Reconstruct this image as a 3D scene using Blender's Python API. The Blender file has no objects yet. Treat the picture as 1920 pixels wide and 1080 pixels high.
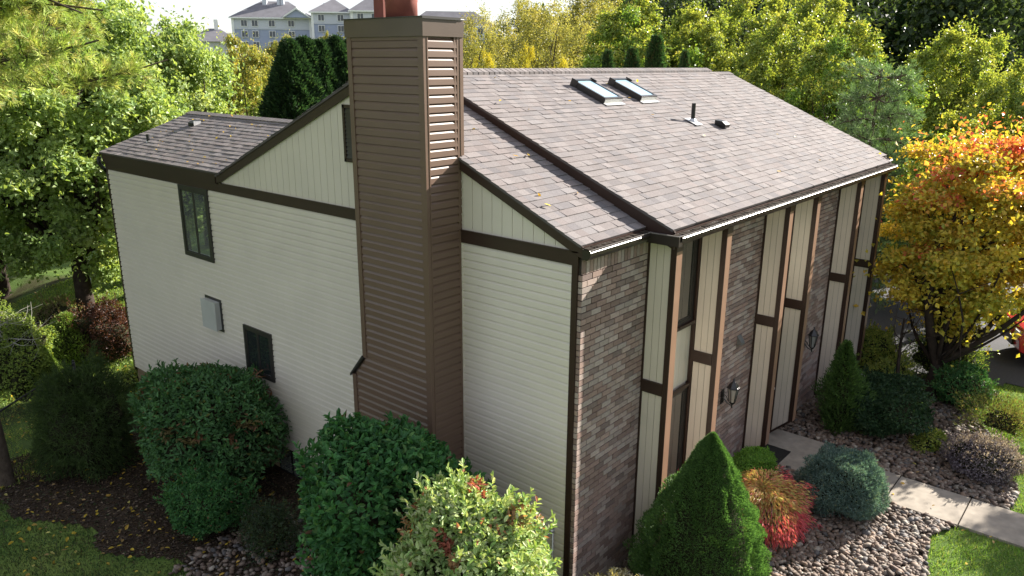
import bpy, math, random
import numpy as np
from mathutils import Vector, Matrix
R = math.radians
rng = np.random.default_rng(7)
random.seed(7)
scene = bpy.context.scene
# ---------------------------------------------------------------- camera
YAW, PITCH, ROLL = 0.70069, 0.28411, 0.00657
CAMP = Vector((-7.606, -5.3465, 7.2546))
fw = Vector((math.cos(PITCH)*math.cos(YAW), math.cos(PITCH)*math.sin(YAW), -math.sin(PITCH)))
rt = Vector((math.sin(YAW), -math.cos(YAW), 0.0))
up = rt.cross(fw)
rt2 = rt*math.cos(ROLL)+up*math.sin(ROLL)
up2 = up*math.cos(ROLL)-rt*math.sin(ROLL)
cd = bpy.data.cameras.new('camera'); cam = bpy.data.objects.new('camera', cd)
scene.collection.objects.link(cam)
M = Matrix((rt2, up2, -fw)).transposed().to_4x4(); M.translation = CAMP
cam.matrix_world = M
cd.sensor_width = 36; cd.lens = 1449.55/1920*36; cd.clip_start = .1; cd.clip_end = 2000
scene.camera = cam
# ---------------------------------------------------------------- sky, sun, exposure
SUN_EL, SUN_AZ = R(26.5), R(-16.5)
sdir = Vector((math.cos(SUN_EL)*math.cos(SUN_AZ), math.cos(SUN_EL)*math.sin(SUN_AZ), math.sin(SUN_EL)))
w = bpy.data.worlds.new('World'); scene.world = w; w.use_nodes = True
nt = w.node_tree; bg = nt.nodes['Background']
sky = nt.nodes.new('ShaderNodeTexSky'); sky.sky_type = 'NISHITA'; sky.sun_disc = False
sky.sun_elevation = SUN_EL; sky.sun_rotation = math.pi/2-SUN_AZ
sky.air_density = 1.0; sky.dust_density = .8; sky.ozone_density = 1.0
# thin bright cloud over the blue
tcw = nt.nodes.new('ShaderNodeTexCoord'); mp = nt.nodes.new('ShaderNodeMapping'); mp.inputs['Scale'].default_value = (1, 1, 3)
nz = nt.nodes.new('ShaderNodeTexNoise'); nz.inputs['Scale'].default_value = 2.2; nz.inputs['Detail'].default_value = 7; nz.inputs['Roughness'].default_value = .6
cr = nt.nodes.new('ShaderNodeMapRange'); cr.inputs['From Min'].default_value = .38; cr.inputs['From Max'].default_value = .6; cr.inputs['To Min'].default_value = .45; cr.inputs['To Max'].default_value = .92
mxw = nt.nodes.new('ShaderNodeMix'); mxw.data_type = 'RGBA'; mxw.inputs['B'].default_value = (3.4, 3.45, 3.75, 1)
nt.links.new(tcw.outputs['Generated'], mp.inputs[0]); nt.links.new(mp.outputs[0], nz.inputs['Vector']); nt.links.new(nz.outputs['Fac'], cr.inputs['Value'])
nt.links.new(cr.outputs[0], mxw.inputs['Factor']); nt.links.new(sky.outputs[0], mxw.inputs['A']); nt.links.new(mxw.outputs['Result'], bg.inputs[0]); bg.inputs[1].default_value = .078
sl = bpy.data.lights.new('sun', 'SUN'); sl.energy = 5.0; sl.angle = R(.55); sl.color = (1, .94, .84)
so = bpy.data.objects.new('sun', sl); scene.collection.objects.link(so)
so.rotation_euler = (-sdir).to_track_quat('-Z', 'Y').to_euler(); so.location = (20, -10, 20)
scene.view_settings.view_transform = 'Standard'; scene.view_settings.look = 'None'
scene.view_settings.exposure = 1.85; scene.view_settings.gamma = 1
scene.cycles.max_bounces = 7; scene.cycles.transparent_max_bounces = 12
C = scene.collection
# ---------------------------------------------------------------- helpers
def mat(name, col, rough=.6, spec=.4, metal=0, noise=None, bump=None, attr=None, emis=None, coat=0):
    """noise=(scale, amount): colour variation; bump=(scale, strength, dist)"""
    m = bpy.data.materials.new(name); m.use_nodes = True; t = m.node_tree; b = t.nodes['Principled BSDF']
    b.inputs['Base Color'].default_value = (*col, 1); b.inputs['Roughness'].default_value = rough
    b.inputs['Specular IOR Level'].default_value = spec; b.inputs['Metallic'].default_value = metal
    b.inputs['Coat Weight'].default_value = coat
    tc = t.nodes.new('ShaderNodeTexCoord'); src = None
    if attr:
        a = t.nodes.new('ShaderNodeAttribute'); a.attribute_name = 'tint'; src = a.outputs['Color']
    if noise:
        n = t.nodes.new('ShaderNodeTexNoise'); n.inputs['Scale'].default_value = noise[0]; n.inputs['Detail'].default_value = 6
        t.links.new(tc.outputs['Object'], n.inputs['Vector'])
        mr = t.nodes.new('ShaderNodeMapRange'); mr.inputs['From Min'].default_value = .25; mr.inputs['From Max'].default_value = .75
        mr.inputs['To Min'].default_value = 1-noise[1]; mr.inputs['To Max'].default_value = 1+noise[1]
        t.links.new(n.outputs['Fac'], mr.inputs['Value'])
        mx = t.nodes.new('ShaderNodeVectorMath'); mx.operation = 'SCALE'
        if src: t.links.new(src, mx.inputs[0])
        else: mx.inputs[0].default_value = col
        t.links.new(mr.outputs[0], mx.inputs['Scale']); src = mx.outputs[0]
    if src: t.links.new(src, b.inputs['Base Color'])
    if bump:
        n = t.nodes.new('ShaderNodeTexNoise'); n.inputs['Scale'].default_value = bump[0]; n.inputs['Detail'].default_value = 5
        t.links.new(tc.outputs['Object'], n.inputs['Vector'])
        bp = t.nodes.new('ShaderNodeBump'); bp.inputs['Strength'].default_value = bump[1]; bp.inputs['Distance'].default_value = bump[2]
        t.links.new(n.outputs['Fac'], bp.inputs['Height']); t.links.new(bp.outputs[0], b.inputs['Normal'])
    return m
def leafmat(name, trans=.4, rough=.45, spec=.35, boost=(1.5, 1.35, .6)):
    m = bpy.data.materials.new(name); m.use_nodes = True; t = m.node_tree; b = t.nodes['Principled BSDF']
    out = t.nodes['Material Output']
    a = t.nodes.new('ShaderNodeAttribute'); a.attribute_name = 'tint'
    t.links.new(a.outputs['Color'], b.inputs['Base Color']); b.inputs['Roughness'].default_value = rough
    b.inputs['Specular IOR Level'].default_value = spec
    tr = t.nodes.new('ShaderNodeBsdfTranslucent'); vm = t.nodes.new('ShaderNodeVectorMath'); vm.operation = 'MULTIPLY'
    vm.inputs[1].default_value = boost; t.links.new(a.outputs['Color'], vm.inputs[0]); t.links.new(vm.outputs[0], tr.inputs['Color'])
    mx = t.nodes.new('ShaderNodeMixShader'); mx.inputs[0].default_value = trans
    t.links.new(b.outputs[0], mx.inputs[1]); t.links.new(tr.outputs[0], mx.inputs[2]); t.links.new(mx.outputs[0], out.inputs[0])
    return m
def mesh_np(name, V, F, cols=None, m=None, parent=None, smooth=False):
    """V (n,3), F (k,q) equal-size faces or list of such arrays"""
    if not isinstance(F, list): F = [F]
    F = [np.asarray(f, np.int32) for f in F if len(f)]
    me = bpy.data.meshes.new(name); V = np.asarray(V, np.float32)
    me.vertices.add(len(V)); me.vertices.foreach_set('co', V.ravel())
    loops = np.concatenate([f.ravel() for f in F]); tot = np.concatenate([np.full(len(f), f.shape[1], np.int32) for f in F])
    st = np.concatenate([[0], np.cumsum(tot)[:-1]]).astype(np.int32)
    me.loops.add(len(loops)); me.loops.foreach_set('vertex_index', loops)
    me.polygons.add(len(tot)); me.polygons.foreach_set('loop_start', st)
    me.polygons.foreach_set('use_smooth', np.full(len(tot), smooth))
    if cols is not None:
        at = me.attributes.new('tint', 'FLOAT_COLOR', 'POINT')
        c = np.ones((len(V), 4), np.float32); c[:, :3] = cols; at.data.foreach_set('color', c.ravel())
    me.update(calc_edges=True); me.validate()
    o = bpy.data.objects.new(name, me); C.objects.link(o)
    if m: me.materials.append(m)
    if parent: o.parent = parent
    return o
class MB:
    def __init__(s): s.v = []; s.q = []; s.t = []; s.c = []; s.n = []
    def add(s, vs, quads=(), tris=(), col=None, ngons=()):
        b = len(s.v); s.v += [tuple(p) for p in vs]; s.q += [[b+i for i in f] for f in quads]; s.t += [[b+i for i in f] for f in tris]
        s.n += [[b+i for i in f] for f in ngons]
        s.c += [col or (.5, .5, .5)]*len(vs)
    def box(s, x0, x1, y0, y1, z0, z1, col=None):
        s.add([(x0,y0,z0),(x1,y0,z0),(x1,y1,z0),(x0,y1,z0),(x0,y0,z1),(x1,y0,z1),(x1,y1,z1),(x0,y1,z1)],
              [(0,3,2,1),(4,5,6,7),(0,1,5,4),(1,2,6,5),(2,3,7,6),(3,0,4,7)], col=col)
    def obox(s, O, U, V, W, col=None):
        O, U, V, W = map(Vector, (O, U, V, W))
        p = [O, O+U, O+U+V, O+V]; s.add([*p, *[a+W for a in p]], [(0,3,2,1),(4,5,6,7),(0,1,5,4),(1,2,6,5),(2,3,7,6),(3,0,4,7)], col=col)
    def prism(s, pts, d, col=None):
        """polygon pts extruded by vector d"""
        n = len(pts); d = Vector(d); P = [Vector(p) for p in pts]
        s.add(P+[p+d for p in P], [(i, (i+1) % n, n+(i+1) % n, n+i) for i in range(n)], ngons=[tuple(range(n))[::-1], tuple(range(n, 2*n))], col=col)
    def tube(s, pts, rad, sides=7, col=None, cap=True):
        P = [Vector(p) for p in pts]; rings = []
        for i, p in enumerate(P):
            d = (P[min(i+1, len(P)-1)]-P[max(i-1, 0)]).normalized()
            a = d.orthogonal().normalized() if i == 0 else (pa-d*pa.dot(d)).normalized()
            pa = a; b = d.cross(a); r = rad[i] if hasattr(rad, '__len__') else rad
            rings.append([p+(a*math.cos(t)+b*math.sin(t))*r for t in [k*2*math.pi/sides for k in range(sides)]])
        vs = [v for r_ in rings for v in r_]; q = []
        for i in range(len(P)-1):
            for k in range(sides):
                k2 = (k+1) % sides; q.append((i*sides+k, i*sides+k2, (i+1)*sides+k2, (i+1)*sides+k))
        ng = [tuple(range(sides))[::-1], tuple((len(P)-1)*sides+k for k in range(sides))] if cap else []
        s.add(vs, q, ngons=ng, col=col)
    def lathe(s, c, prof, sides=12, col=None, rot=0):
        c = Vector(c); vs = []; q = []
        for r, z in prof:
            for k in range(sides):
                a = rot+k*2*math.pi/sides; vs.append(c+Vector((r*math.cos(a), r*math.sin(a), z)))
        for i in range(len(prof)-1):
            for k in range(sides):
                k2 = (k+1) % sides; q.append((i*sides+k, i*sides+k2, (i+1)*sides+k2, (i+1)*sides+k))
        s.add(vs, q, ngons=[tuple(range(sides))[::-1], tuple((len(prof)-1)*sides+k for k in range(sides))], col=col)
    def build(s, name, m, parent=None, smooth=False, label=None, loc=None):
        V = np.array(s.v, np.float32)
        if loc is not None: V = V-np.array(loc, np.float32)
        F = [f for f in (s.q, s.t) if f]
        byn = {}
        for g in s.n: byn.setdefault(len(g), []).append(g)
        F += list(byn.values())
        o = mesh_np(name, V, F, np.array(s.c), m, parent, smooth)
        if label: o['label'] = label
        if loc is not None: o.location = loc
        return o
def tag(o, label, cat, group=None, kind=None):
    if label: o['label'] = label
    if cat: o['category'] = cat
    if group: o['group'] = group
    if kind: o['kind'] = kind
    return o
def thing(name, label, cat, loc=(0,0,0), rz=0, group=None, scale=1):
    o = bpy.data.objects.new(name, None); C.objects.link(o); o.location = loc; o.rotation_euler = (0, 0, rz); o.empty_display_size = .3
    o.scale = scale if hasattr(scale, '__len__') else (scale,)*3
    return tag(o, label, cat, group)
def dup(root, loc, rz=0, scale=1, label=None, group=None):
    r = root.copy(); C.objects.link(r); r.location = loc; r.rotation_euler = (0, 0, rz); r.scale = scale if hasattr(scale, '__len__') else (scale,)*3
    if label: r['label'] = label
    if group: r['group'] = group
    for ch in list(root.children):
        c = ch.copy(); C.objects.link(c); c.parent = r
        for g in ch.children:
            d = g.copy(); C.objects.link(d); d.parent = c
    return r
def structure(o): o['kind'] = 'structure'; return o
def sm(x, a, b):
    t = np.clip((np.asarray(x, float)-a)/(b-a), 0, 1); return t*t*(3-2*t)
# ---------------------------------------------------------------- materials
def wavy(m, sc=(.35, 1.2, 3), st=.25, dist=.02):
    t = m.node_tree; b = t.nodes['Principled BSDF']; tc = t.nodes.new('ShaderNodeTexCoord'); mp = t.nodes.new('ShaderNodeMapping'); mp.inputs['Scale'].default_value = sc
    n = t.nodes.new('ShaderNodeTexNoise'); n.inputs['Scale'].default_value = 1; n.inputs['Detail'].default_value = 3; bp = t.nodes.new('ShaderNodeBump'); bp.inputs['Strength'].default_value = st; bp.inputs['Distance'].default_value = dist
    t.links.new(tc.outputs['Object'], mp.inputs[0]); t.links.new(mp.outputs[0], n.inputs['Vector']); t.links.new(n.outputs['Fac'], bp.inputs['Height'])
    old = b.inputs['Normal'].links[0].from_socket if b.inputs['Normal'].links else None
    if old: t.links.new(old, bp.inputs['Normal'])
    t.links.new(bp.outputs[0], b.inputs['Normal']); return m
BEIGE = mat('beige_vinyl', (.6, .54, .46), .42, .4, noise=(1.3, .05), bump=(90, .08, .002))
wavy(BEIGE)
PANEL = mat('cream_panel', (.62, .545, .465), .5, .35, noise=(2, .05), bump=(70, .08, .002))
BROWNS = mat('brown_vinyl', (.125, .077, .056), .38, .45, noise=(1.5, .07), bump=(90, .08, .002))
wavy(BROWNS)
TRIM = mat('dark_brown_trim', (.034, .018, .013), .4, .4, noise=(3, .12))
EDGE = mat('brown_post_metal', (.23, .135, .09), .42, .4, noise=(2.5, .1))
GUT = mat('gutter_metal', (.022, .016, .014), .3, .5)
GUTLIP = mat('gutter_lit_metal', (.13, .115, .105), .6, .3, noise=(6, .2))  # paler copy of the gutter metal; carries the lip's sun highlight
LITTER = mat('gutter_litter', (.035, .028, .022), .95, .05, noise=(30, .4))
BRICK = mat('brick', (.3, .2, .17), .85, .2, attr=1, noise=(30, .14), bump=(60, .35, .004))
MORTAR = mat('mortar', (.04, .033, .028), .95, .1, noise=(20, .2))
SHING = mat('shingle', (.2, .17, .16), .9, .15, attr=1, noise=(55, .17), bump=(160, .5, .004))
ROOFB = mat('roof_underlay', (.11, .097, .094), .95, .1)
DARKM = mat('dark_bronze_metal', (.03, .027, .025), .35, .5)
BLACKP = mat('black_plastic', (.012, .012, .013), .4, .4)
GALV = mat('galvanised_flashing', (.55, .55, .55), .4, .5, metal=.7, noise=(12, .2))
GLASS = mat('window_glass', (.62, .66, .62), .02, .9, metal=.85)
SKYG = mat('skylight_glass', (.27, .4, .5), .15, .45)
CLAY = mat('red_flue_clay', (.2, .062, .048), .75, .25, noise=(6, .25), bump=(30, .2, .004))
CONC = mat('concrete', (.27, .235, .195), .9, .2, noise=(5, .22), bump=(60, .25, .004))
FOUND = mat('foundation_stone', (.22, .16, .1), .9, .2, noise=(4, .3), bump=(14, .6, .02))
GRAYB = mat('grey_box', (.42, .42, .40), .5, .4, noise=(3, .08))
BARK = mat('bark', (.085, .065, .05), .95, .1, noise=(7, .35), bump=(25, .8, .03))
DBARK = mat('dark_bark', (.04, .03, .025), .95, .1, noise=(7, .35), bump=(25, .8, .02))
WHITE = mat('white_trim', (.78, .78, .76), .5)
IRON = mat('lantern_metal', (.035, .035, .037), .28, .6, metal=.6)
LGLASS = mat('lantern_glass', (.25, .25, .24), .08, .8, coat=1)
LEAF = leafmat('broad_leaf'); LEAFG = leafmat('glossy_leaf', .25, .5, .22); NEED = leafmat('needle', .3, .55, .25, (1.2, 1.35, .7))
CORE = mat('shade_core', (.035, .035, .02), .95, .05, noise=(9, .4), bump=(20, .9, .05))  # solid dark filler; the crown's inner shade is put into this colour
# ---------------------------------------------------------------- terrain
def Hn(x, y):
    x = np.asarray(x, float); y = np.asarray(y, float)
    left = sm(x, 4, -.5)
    z = -.12 - left*(.5*sm(y, .5, 7)+.45*sm(y, 9, 16)) - .25*left*sm(-y, 0, 6)
    z = z-1.2*sm(y, 15, 32)-.6*sm(x, 22, 40)
    D = np.hypot(x-6, y-5); az = np.degrees(np.arctan2(y+5.3, x+7.6))
    hr = 11*sm(D, 42, 105)*sm(-az, -47, -26)
    hl = 9.5*sm(D, 150, 250)*sm(az, 30, 48)
    und = .35*np.sin(x*.11+1)*np.cos(y*.13)*sm(D, 25, 50)
    return z+hr+hl+und
def H(x, y): return float(Hn(x, y))
def grid_axis():
    a = np.concatenate([np.arange(-400, -60, 20), np.arange(-60, -20, 4), np.arange(-20, 34, .6), np.arange(34, 90, 4), np.arange(90, 480, 15)]); return a
gx = grid_axis(); gy = grid_axis()
X, Y = np.meshgrid(gx, gy, indexing='ij'); Z = Hn(X, Y)
nx, ny = X.shape; idx = np.arange(nx*ny).reshape(nx, ny)
F = np.stack([idx[:-1, :-1], idx[1:, :-1], idx[1:, 1:], idx[:-1, 1:]], -1).reshape(-1, 4)
def grassmat():
    m = mat('grass_ground', (.1, .17, .04), .95, .1, bump=(40, .7, .04)); t = m.node_tree; b = t.nodes['Principled BSDF']
    tc = t.nodes.new('ShaderNodeTexCoord'); n = t.nodes.new('ShaderNodeTexNoise'); n.inputs['Scale'].default_value = .45; n.inputs['Detail'].default_value = 8
    t.links.new(tc.outputs['Object'], n.inputs['Vector']); cr = t.nodes.new('ShaderNodeValToRGB')
    cr.color_ramp.elements[0].position = .35; cr.color_ramp.elements[0].color = (.06, .06, .025, 1)
    cr.color_ramp.elements[1].position = .68; cr.color_ramp.elements[1].color = (.15, .2, .05, 1)
    e = cr.color_ramp.elements.new(.5); e.color = (.085, .14, .032, 1)
    t.links.new(n.outputs['Fac'], cr.inputs[0]); t.links.new(cr.outputs[0], b.inputs['Base Color']); return m
GRASSM = grassmat()
structure(mesh_np('ground', np.stack([X, Y, Z], -1).reshape(-1, 3), F, None, GRASSM, None, True))
def sheet(name, inside, x0, x1, y0, y1, st, m, dz=.012):
    xs = np.arange(x0, x1+st/2, st); ys = np.arange(y0, y1+st/2, st); X, Y = np.meshgrid(xs, ys, indexing='ij')
    idx = np.arange(X.size).reshape(X.shape); cx = (X[:-1, :-1]+X[1:, 1:])/2; cy = (Y[:-1, :-1]+Y[1:, 1:])/2
    k = inside(cx, cy); F = np.stack([idx[:-1, :-1], idx[1:, :-1], idx[1:, 1:], idx[:-1, 1:]], -1)[k]
    Zs = Hn(X, Y)+dz
    o = mesh_np(name, np.stack([X, Y, Zs], -1).reshape(-1, 3), F, None, m, None, True); return structure(o)
MULCH = mat('mulch', (.05, .036, .025), .95, .1, noise=(9, .5), bump=(45, 1, .05))
GRAVB = mat('bed_soil', (.04, .032, .026), .95, .1, noise=(12, .4), bump=(30, 1, .04))
ASPH = mat('asphalt', (.06, .06, .065), .9, .2, noise=(20, .2), bump=(120, .3, .004))
def wob(x, y): return .18*np.sin(x*2.1+y)+.12*np.sin(y*3.3+x*1.7)
def in_left_bed(x, y):   # mulch bed along the side wall
    return (x < .1) & (x > -2.65-.33*np.maximum(y-5, 0)+wob(x, y)) & (y > -1.5) & (y < 12.0)
def in_front_bed(x, y):  # pebble beds either side of the walk
    e = np.where(x < 5.8, -3.62+.12*(x-4.5)-.35*sm(x, 5.1, 5.8), np.where(x < 7.6, -4.25, -4.25+1.1*sm(x, 7.6, 11)))+wob(x, y)*.5
    return (y < .05) & (y > e) & (x > -.6) & (x < 12.6)
sheet('mulch_bed', lambda x, y: in_left_bed(x, y), -5.4, .2, -1.6, 13, .1, MULCH)
sheet('pebble_bed_soil', lambda x, y: in_front_bed(x, y), -.6, 12.6, -5, .1, .1, GRAVB, .018)
sheet('driveway', lambda x, y: (x > 12.0-.36*y) & (x < 24-.3*y) & (y < 3), 11.2, 34, -30, 5, .3, ASPH, .02)
# front walk
wk = MB(); ys = [.02, -1.3, -2.62, -3.78, -4.95, -6.1, -7.3, -8.5]
for a, b in zip(ys[:-1], ys[1:]):
    x0, x1 = (5.55, 7.25) if a > -1.4 else (5.78, 6.86)
    if a < -1.2 and a > -1.4: x0, x1 = 5.6, 7.0
    wk.box(x0, x1, b+.012, a-.012, -.2, -.075)
structure(wk.build('walk', CONC))
# ================================================================= HOUSE
house = thing('house', 'two storey house with beige siding, brown brick fins and a shingled gable roof', 'house')
EX = .1143
ZB = 4.85; YL = 13.25; YW = 8.39
def part(mb, name, m, parent=house, label=None, smooth=False): return mb.build(name, m, parent, smooth, label)
def lap(mb, O, U, N, W, zt, zb, row=EX, d=1.0):
    O, U, N = Vector(O), Vector(U), Vector(N); z = zt; k = 0; segs = [(0, W, 0)]
    while z > zb+.01:
        b = max(z-row, zb); a = z
        if k % 2 == 0:      # double-course panels butt and lap at staggered seams
            segs = []; p = 0; e = random.uniform(1.2, 3.6)
            while p < W: q_ = min(p+e, W); segs.append((p, q_, random.uniform(0, .0022))); p = q_; e = 3.66
        k += 1
        P = [(b, -.002), (b, .026*d), (b+(a-b)*.64, .022*d), (a, -.002)]
        for (za, oa), (zc, oc) in zip(P[:-1], P[1:]):
            for sa, sb, so_ in segs:
                p0 = O+N*(oa+so_)+Vector((0, 0, za)); p1 = O+N*(oc+so_)+Vector((0, 0, zc))
                mb.add([p0+U*sa, p0+U*sb, p1+U*sb, p1+U*sa], [(0, 1, 2, 3)])
        z = b
# side wall (faces -X): whole length
s = MB(); s.box(0, .15, 0, YL, -.02, ZB+.2)
lap(s, (0, 0, 0), (0, 1, 0), (-1, 0, 0), YL, ZB, 0)
part(s, 'side_wall', BEIGE)
# foundation
s = MB(); s.box(.03, 12.6, .02, YL-.03, -1.6, -.021); part(s, 'foundation', FOUND)
# belt board
s = MB(); s.box(-.035, -.018, -.02, YL+.02, ZB-.005, ZB+.16); s.box(-.045, -.018, -.02, YL+.02, ZB+.16, ZB+.178)
part(s, 'belt_board', TRIM)
# corner trims
s = MB(); s.box(-.03, .02, -.012, .075, -.1, ZB-.006); part(s, 'corner_trim', TRIM)
s = MB(); s.box(-.028, .02, YL-.06, YL+.012, -.1, ZB-.006); part(s, 'corner_trim', TRIM)
s = MB(); s.box(-.03, -.001, 1.95, 2.0, -.02, ZB-.01); part(s, 'corner_trim', BEIGE)
# gable
def zn(y): return 5.16+.44*y            # near roof top surface
def zm(y): return 5.355+.42*y           # main roof top surface
YR = 4.17; ZRN = zn(YR); ZRM = zm(YR)
YBE = 8.41
def znb(y): return ZRN-(y-YR)*(ZRN-5.17)/(YBE-YR)
s = MB(); bw = .178; y = .0; gz = ZB+.178
def gtop(y): return (zn(y) if y < YR else znb(y))-.05
s.prism([(.012, .0, gz-.1), (.012, YW, gz-.1), (.012, YW-.1, gtop(YW-.1)), (.012, YR, gtop(YR)), (.012, 0, gtop(0))], (.1, 0, 0))
while y < YW-.02:
    a, b = y+.004, min(y+bw-.004, YW-.02)
    ta, tb = gtop(a), gtop(b)
    if min(ta, tb) > gz+.01:
        pts = [(-.004, a, gz-.02), (-.004, b, gz-.02), (-.004, b, tb)] + ([(-.004, YR, gtop(YR))] if a < YR < b else []) + [(-.004, a, ta)]
        s.prism(pts, (.014, 0, 0))
    y += bw
part(s, 'gable_wall', BEIGE)
# rake boards of the near gable
def rake(name, f, ya, yb, x0, x1, d0, d1, m=TRIM):
    s = MB(); s.prism([(x0, ya, f(ya)-d0), (x0, yb, f(yb)-d0), (x0, yb, f(yb)-d1), (x0, ya, f(ya)-d1)], (x1-x0, 0, 0)); return part(s, name, m)
rake('rake_board', zn, -.1, YR, -.045, -.02, .175, .022)
rake('rake_board', zn, -.1, YR, -.052, -.02, .055, .02)
rake('rake_board', znb, YR, 8.4, -.045, -.02, .19, .022)
rake('rake_board', znb, YR, 8.4, -.052, -.02, .055, .02)
rake('rake_board', zm, -.52, YR, 1.45, 1.475, .27, .02)
rake('rake_board', zm, -.52, YR, 11.45, 11.475, .27, .02)
rake('rake_board', zn, -.1, YR, 12.66, 12.69, .175, .02)
# gutter-side fascias/soffits
s = MB(); s.box(-.02, 1.46, -.10, -.07, 4.93, 5.1); part(s, 'fascia_board', TRIM)
s = MB(); s.box(1.45, 11.5, -.53, -.50, 4.93, 5.1); part(s, 'fascia_board', TRIM)
s = MB(); s.box(11.51, 12.69, -.10, -.07, 4.93, 5.1); part(s, 'fascia_board', TRIM)
s = MB(); s.box(1.47, 11.48, -.50, .0, 4.95, 4.97); part(s, 'soffit', TRIM)
# roofs
SC = [(.172, .154, .152), (.186, .166, .163), (.158, .142, .142), (.178, .154, .15), (.15, .138, .141), (.194, .173, .169), (.166, .146, .143), (.174, .16, .16)]
def shingles(name, O, U, V, W, L, expo=.146, label=None, wob=.012):
    """O eave corner, U unit along eave, V unit up-slope, W width, L slope length"""
    O, U, V = Vector(O), Vector(U).normalized(), Vector(V).normalized(); N = U.cross(V)
    if N.z < 0: N = -N
    s = MB(); k = 0; n = int(math.ceil(L/expo))
    for k in range(n):
        t0 = k*expo; t1 = min((k+1)*expo+.03, L); x = -random.uniform(0, .2); rowj = random.uniform(-.002, .002)
        while x < W+.008:
            wd = random.choice([.11, .14, .17, .2, .2, .24, .28]); x1 = x+wd; a = max(x, random.uniform(-wob, 0)); b = min(x1, W+random.uniform(0, wob))
            if b-a > .02:
                thick = random.choice([.006, .007, .013]); col = random.choice(SC); j = random.uniform(.9, 1.09)
                if thick < .01: j *= .93
                col = tuple(c*j for c in col); tt = t0+rowj-(.004 if thick > .01 else 0)
                p = [O+U*a+V*tt+N*.001, O+U*(b-.0015)+V*tt+N*.001, O+U*a+V*tt+N*(thick+.004), O+U*(b-.0015)+V*tt+N*(thick+.004), O+U*a+V*t1+N*.002, O+U*(b-.0015)+V*t1+N*.002]
                s.add(p, [(0, 1, 3, 2), (2, 3, 5, 4)], [(0, 2, 4), (1, 5, 3)], col=col)
            x = x1
    r = s.build(name, SHING, house, label=label)
    b = MB(); b.obox(O+N*-.03, U*W, V*L, N*.031); b.build('roof_deck', ROOFB, r); return r
VN = Vector((0, 1, .44)); VM = Vector((0, 1, .42))
def sl(v, ya, yb): return (yb-ya)*v.length
roof_n = shingles('roof', (-.06, -.08, zn(-.08)-.012), (1, 0, 0), VN, 1.56, sl(VN, -.08, YR), label='lower strip of shingle roof beside the chimney')
roof_m = shingles('roof', (1.44, -.50, zm(-.50)-.012), (1, 0, 0), VM, 10.06, sl(VM, -.5, YR), label='large front slope of shingle roof with two skylights')
shingles('roof', (11.45, -.08, zn(-.08)+.02), (1, 0, 0), VN, 1.26, sl(VN, -.08, YR), label='far end strip of shingle roof')
VB = Vector((0, -(YBE-YR), ZRN-5.17))
shingles('roof', (12.7, YBE, 5.158), (-1, 0, 0), VB, 12.76, VB.length, label='rear slope of shingle roof')
# ridge caps
def ridge(x0, x1, y, z, w=.14, t=.03):
    s = MB(); x = x0
    while x < x1:
        a, b = x, min(x+.16, x1); c = random.choice(SC); j = random.uniform(.85, 1.05); c = tuple(v*j for v in c)
        for sg in (-1, 1):
            P = [(a, y, z+t+.006), (b, y, z+t), (b, y+sg*w, z+t-w*.42), (a, y+sg*w, z+t+.006-w*.42), (a, y+sg*w, z-w*.42-.01), (b, y+sg*w, z-w*.42-.01)]
            s.add(P, [(0, 1, 2, 3), (3, 2, 5, 4)], col=c)
        x += .14
    P0 = [(x1, y, z+t), (x1, y-w, z+t-w*.42), (x1, y-w, z-w*.42-.01), (x1, y+w, z-w*.42-.01), (x1, y+w, z+t-w*.42)]
    s.add(P0, ngons=[(0, 1, 2, 3, 4)], col=SC[2]); return part(s, 'ridge_cap', SHING)
ridge(1.45, 11.4, YR, ZRM-.005, t=.045); ridge(-.06, 1.44, YR, ZRN, t=.02); ridge(11.46, 12.7, YR, ZRN+.03, t=.02)
# left wing
WX, WZ = 2.2, 6.02
VW = Vector((WX+.1, 0, WZ-5.225))
shingles('roof', (-.1, YL+.1, 5.225), (0, -1, 0), VW, YL+.1-8.2, VW.length, label='low wing shingle roof behind the gable')
VW2 = Vector((-(WX+.1), 0, WZ-5.225)); shingles('roof', (2*WX+.1, 8.2, 5.225), (0, 1, 0), VW2, YL+.1-8.2, VW2.length)
s = MB(); y = 8.5
while y < YL+.1:
    c = random.choice(SC); b = min(y+.16, YL+.1)
    for sg in (-1, 1):
        s.add([(WX, y, WZ+.035), (WX, b, WZ+.03), (WX+sg*.15, b, WZ-.02), (WX+sg*.15, y, WZ-.015), (WX+sg*.15, b, WZ-.07), (WX+sg*.15, y, WZ-.07)], [(0, 1, 2, 3), (3, 2, 4, 5)], col=c)
    y += .14
part(s, 'ridge_cap', SHING)
s = MB(); s.box(-.06, -.03, YW+.02, YL+.06, ZB+.16, 5.2); part(s, 'fascia_board', TRIM)
s = MB(); s.prism([(-.06, YL+.04, 5.05), (-.06, YL+.04, 5.215), (WX, YL+.04, WZ-.01), (2*WX+.1, YL+.04, 5.215), (2*WX+.1, YL+.04, 5.05), (WX, YL+.04, WZ-.17)], (0, .03, 0)); part(s, 'rake_board', TRIM)
s = MB(); s.box(.16, 4.3, YL-.15, YL, -.02, 5.05); s.box(4.15, 4.3, 8.3, YL-.15, -.02, 5.05); s.box(.16, 12.6, 8.05, 8.2, -.02, 5.05); s.prism([(.15, YL-.12, 5.05), (WX, YL-.12, WZ-.1), (4.3, YL-.12, 5.05)], (0, .1, 0)); part(s, 'rear_wall', BEIGE)
# downspout elbow at left corner
s = MB(); s.tube([(-.1, YL+.12, 5.12), (-.12, YL+.14, 4.98), (-.05, YL+.1, 4.85), (.02, YL+.06, 4.78)], .045); s.tube([(.02, YL+.06, 4.8), (.02, YL+.06, 4.2)], .04)
part(s, 'downspout', BLACKP, smooth=True)
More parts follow.
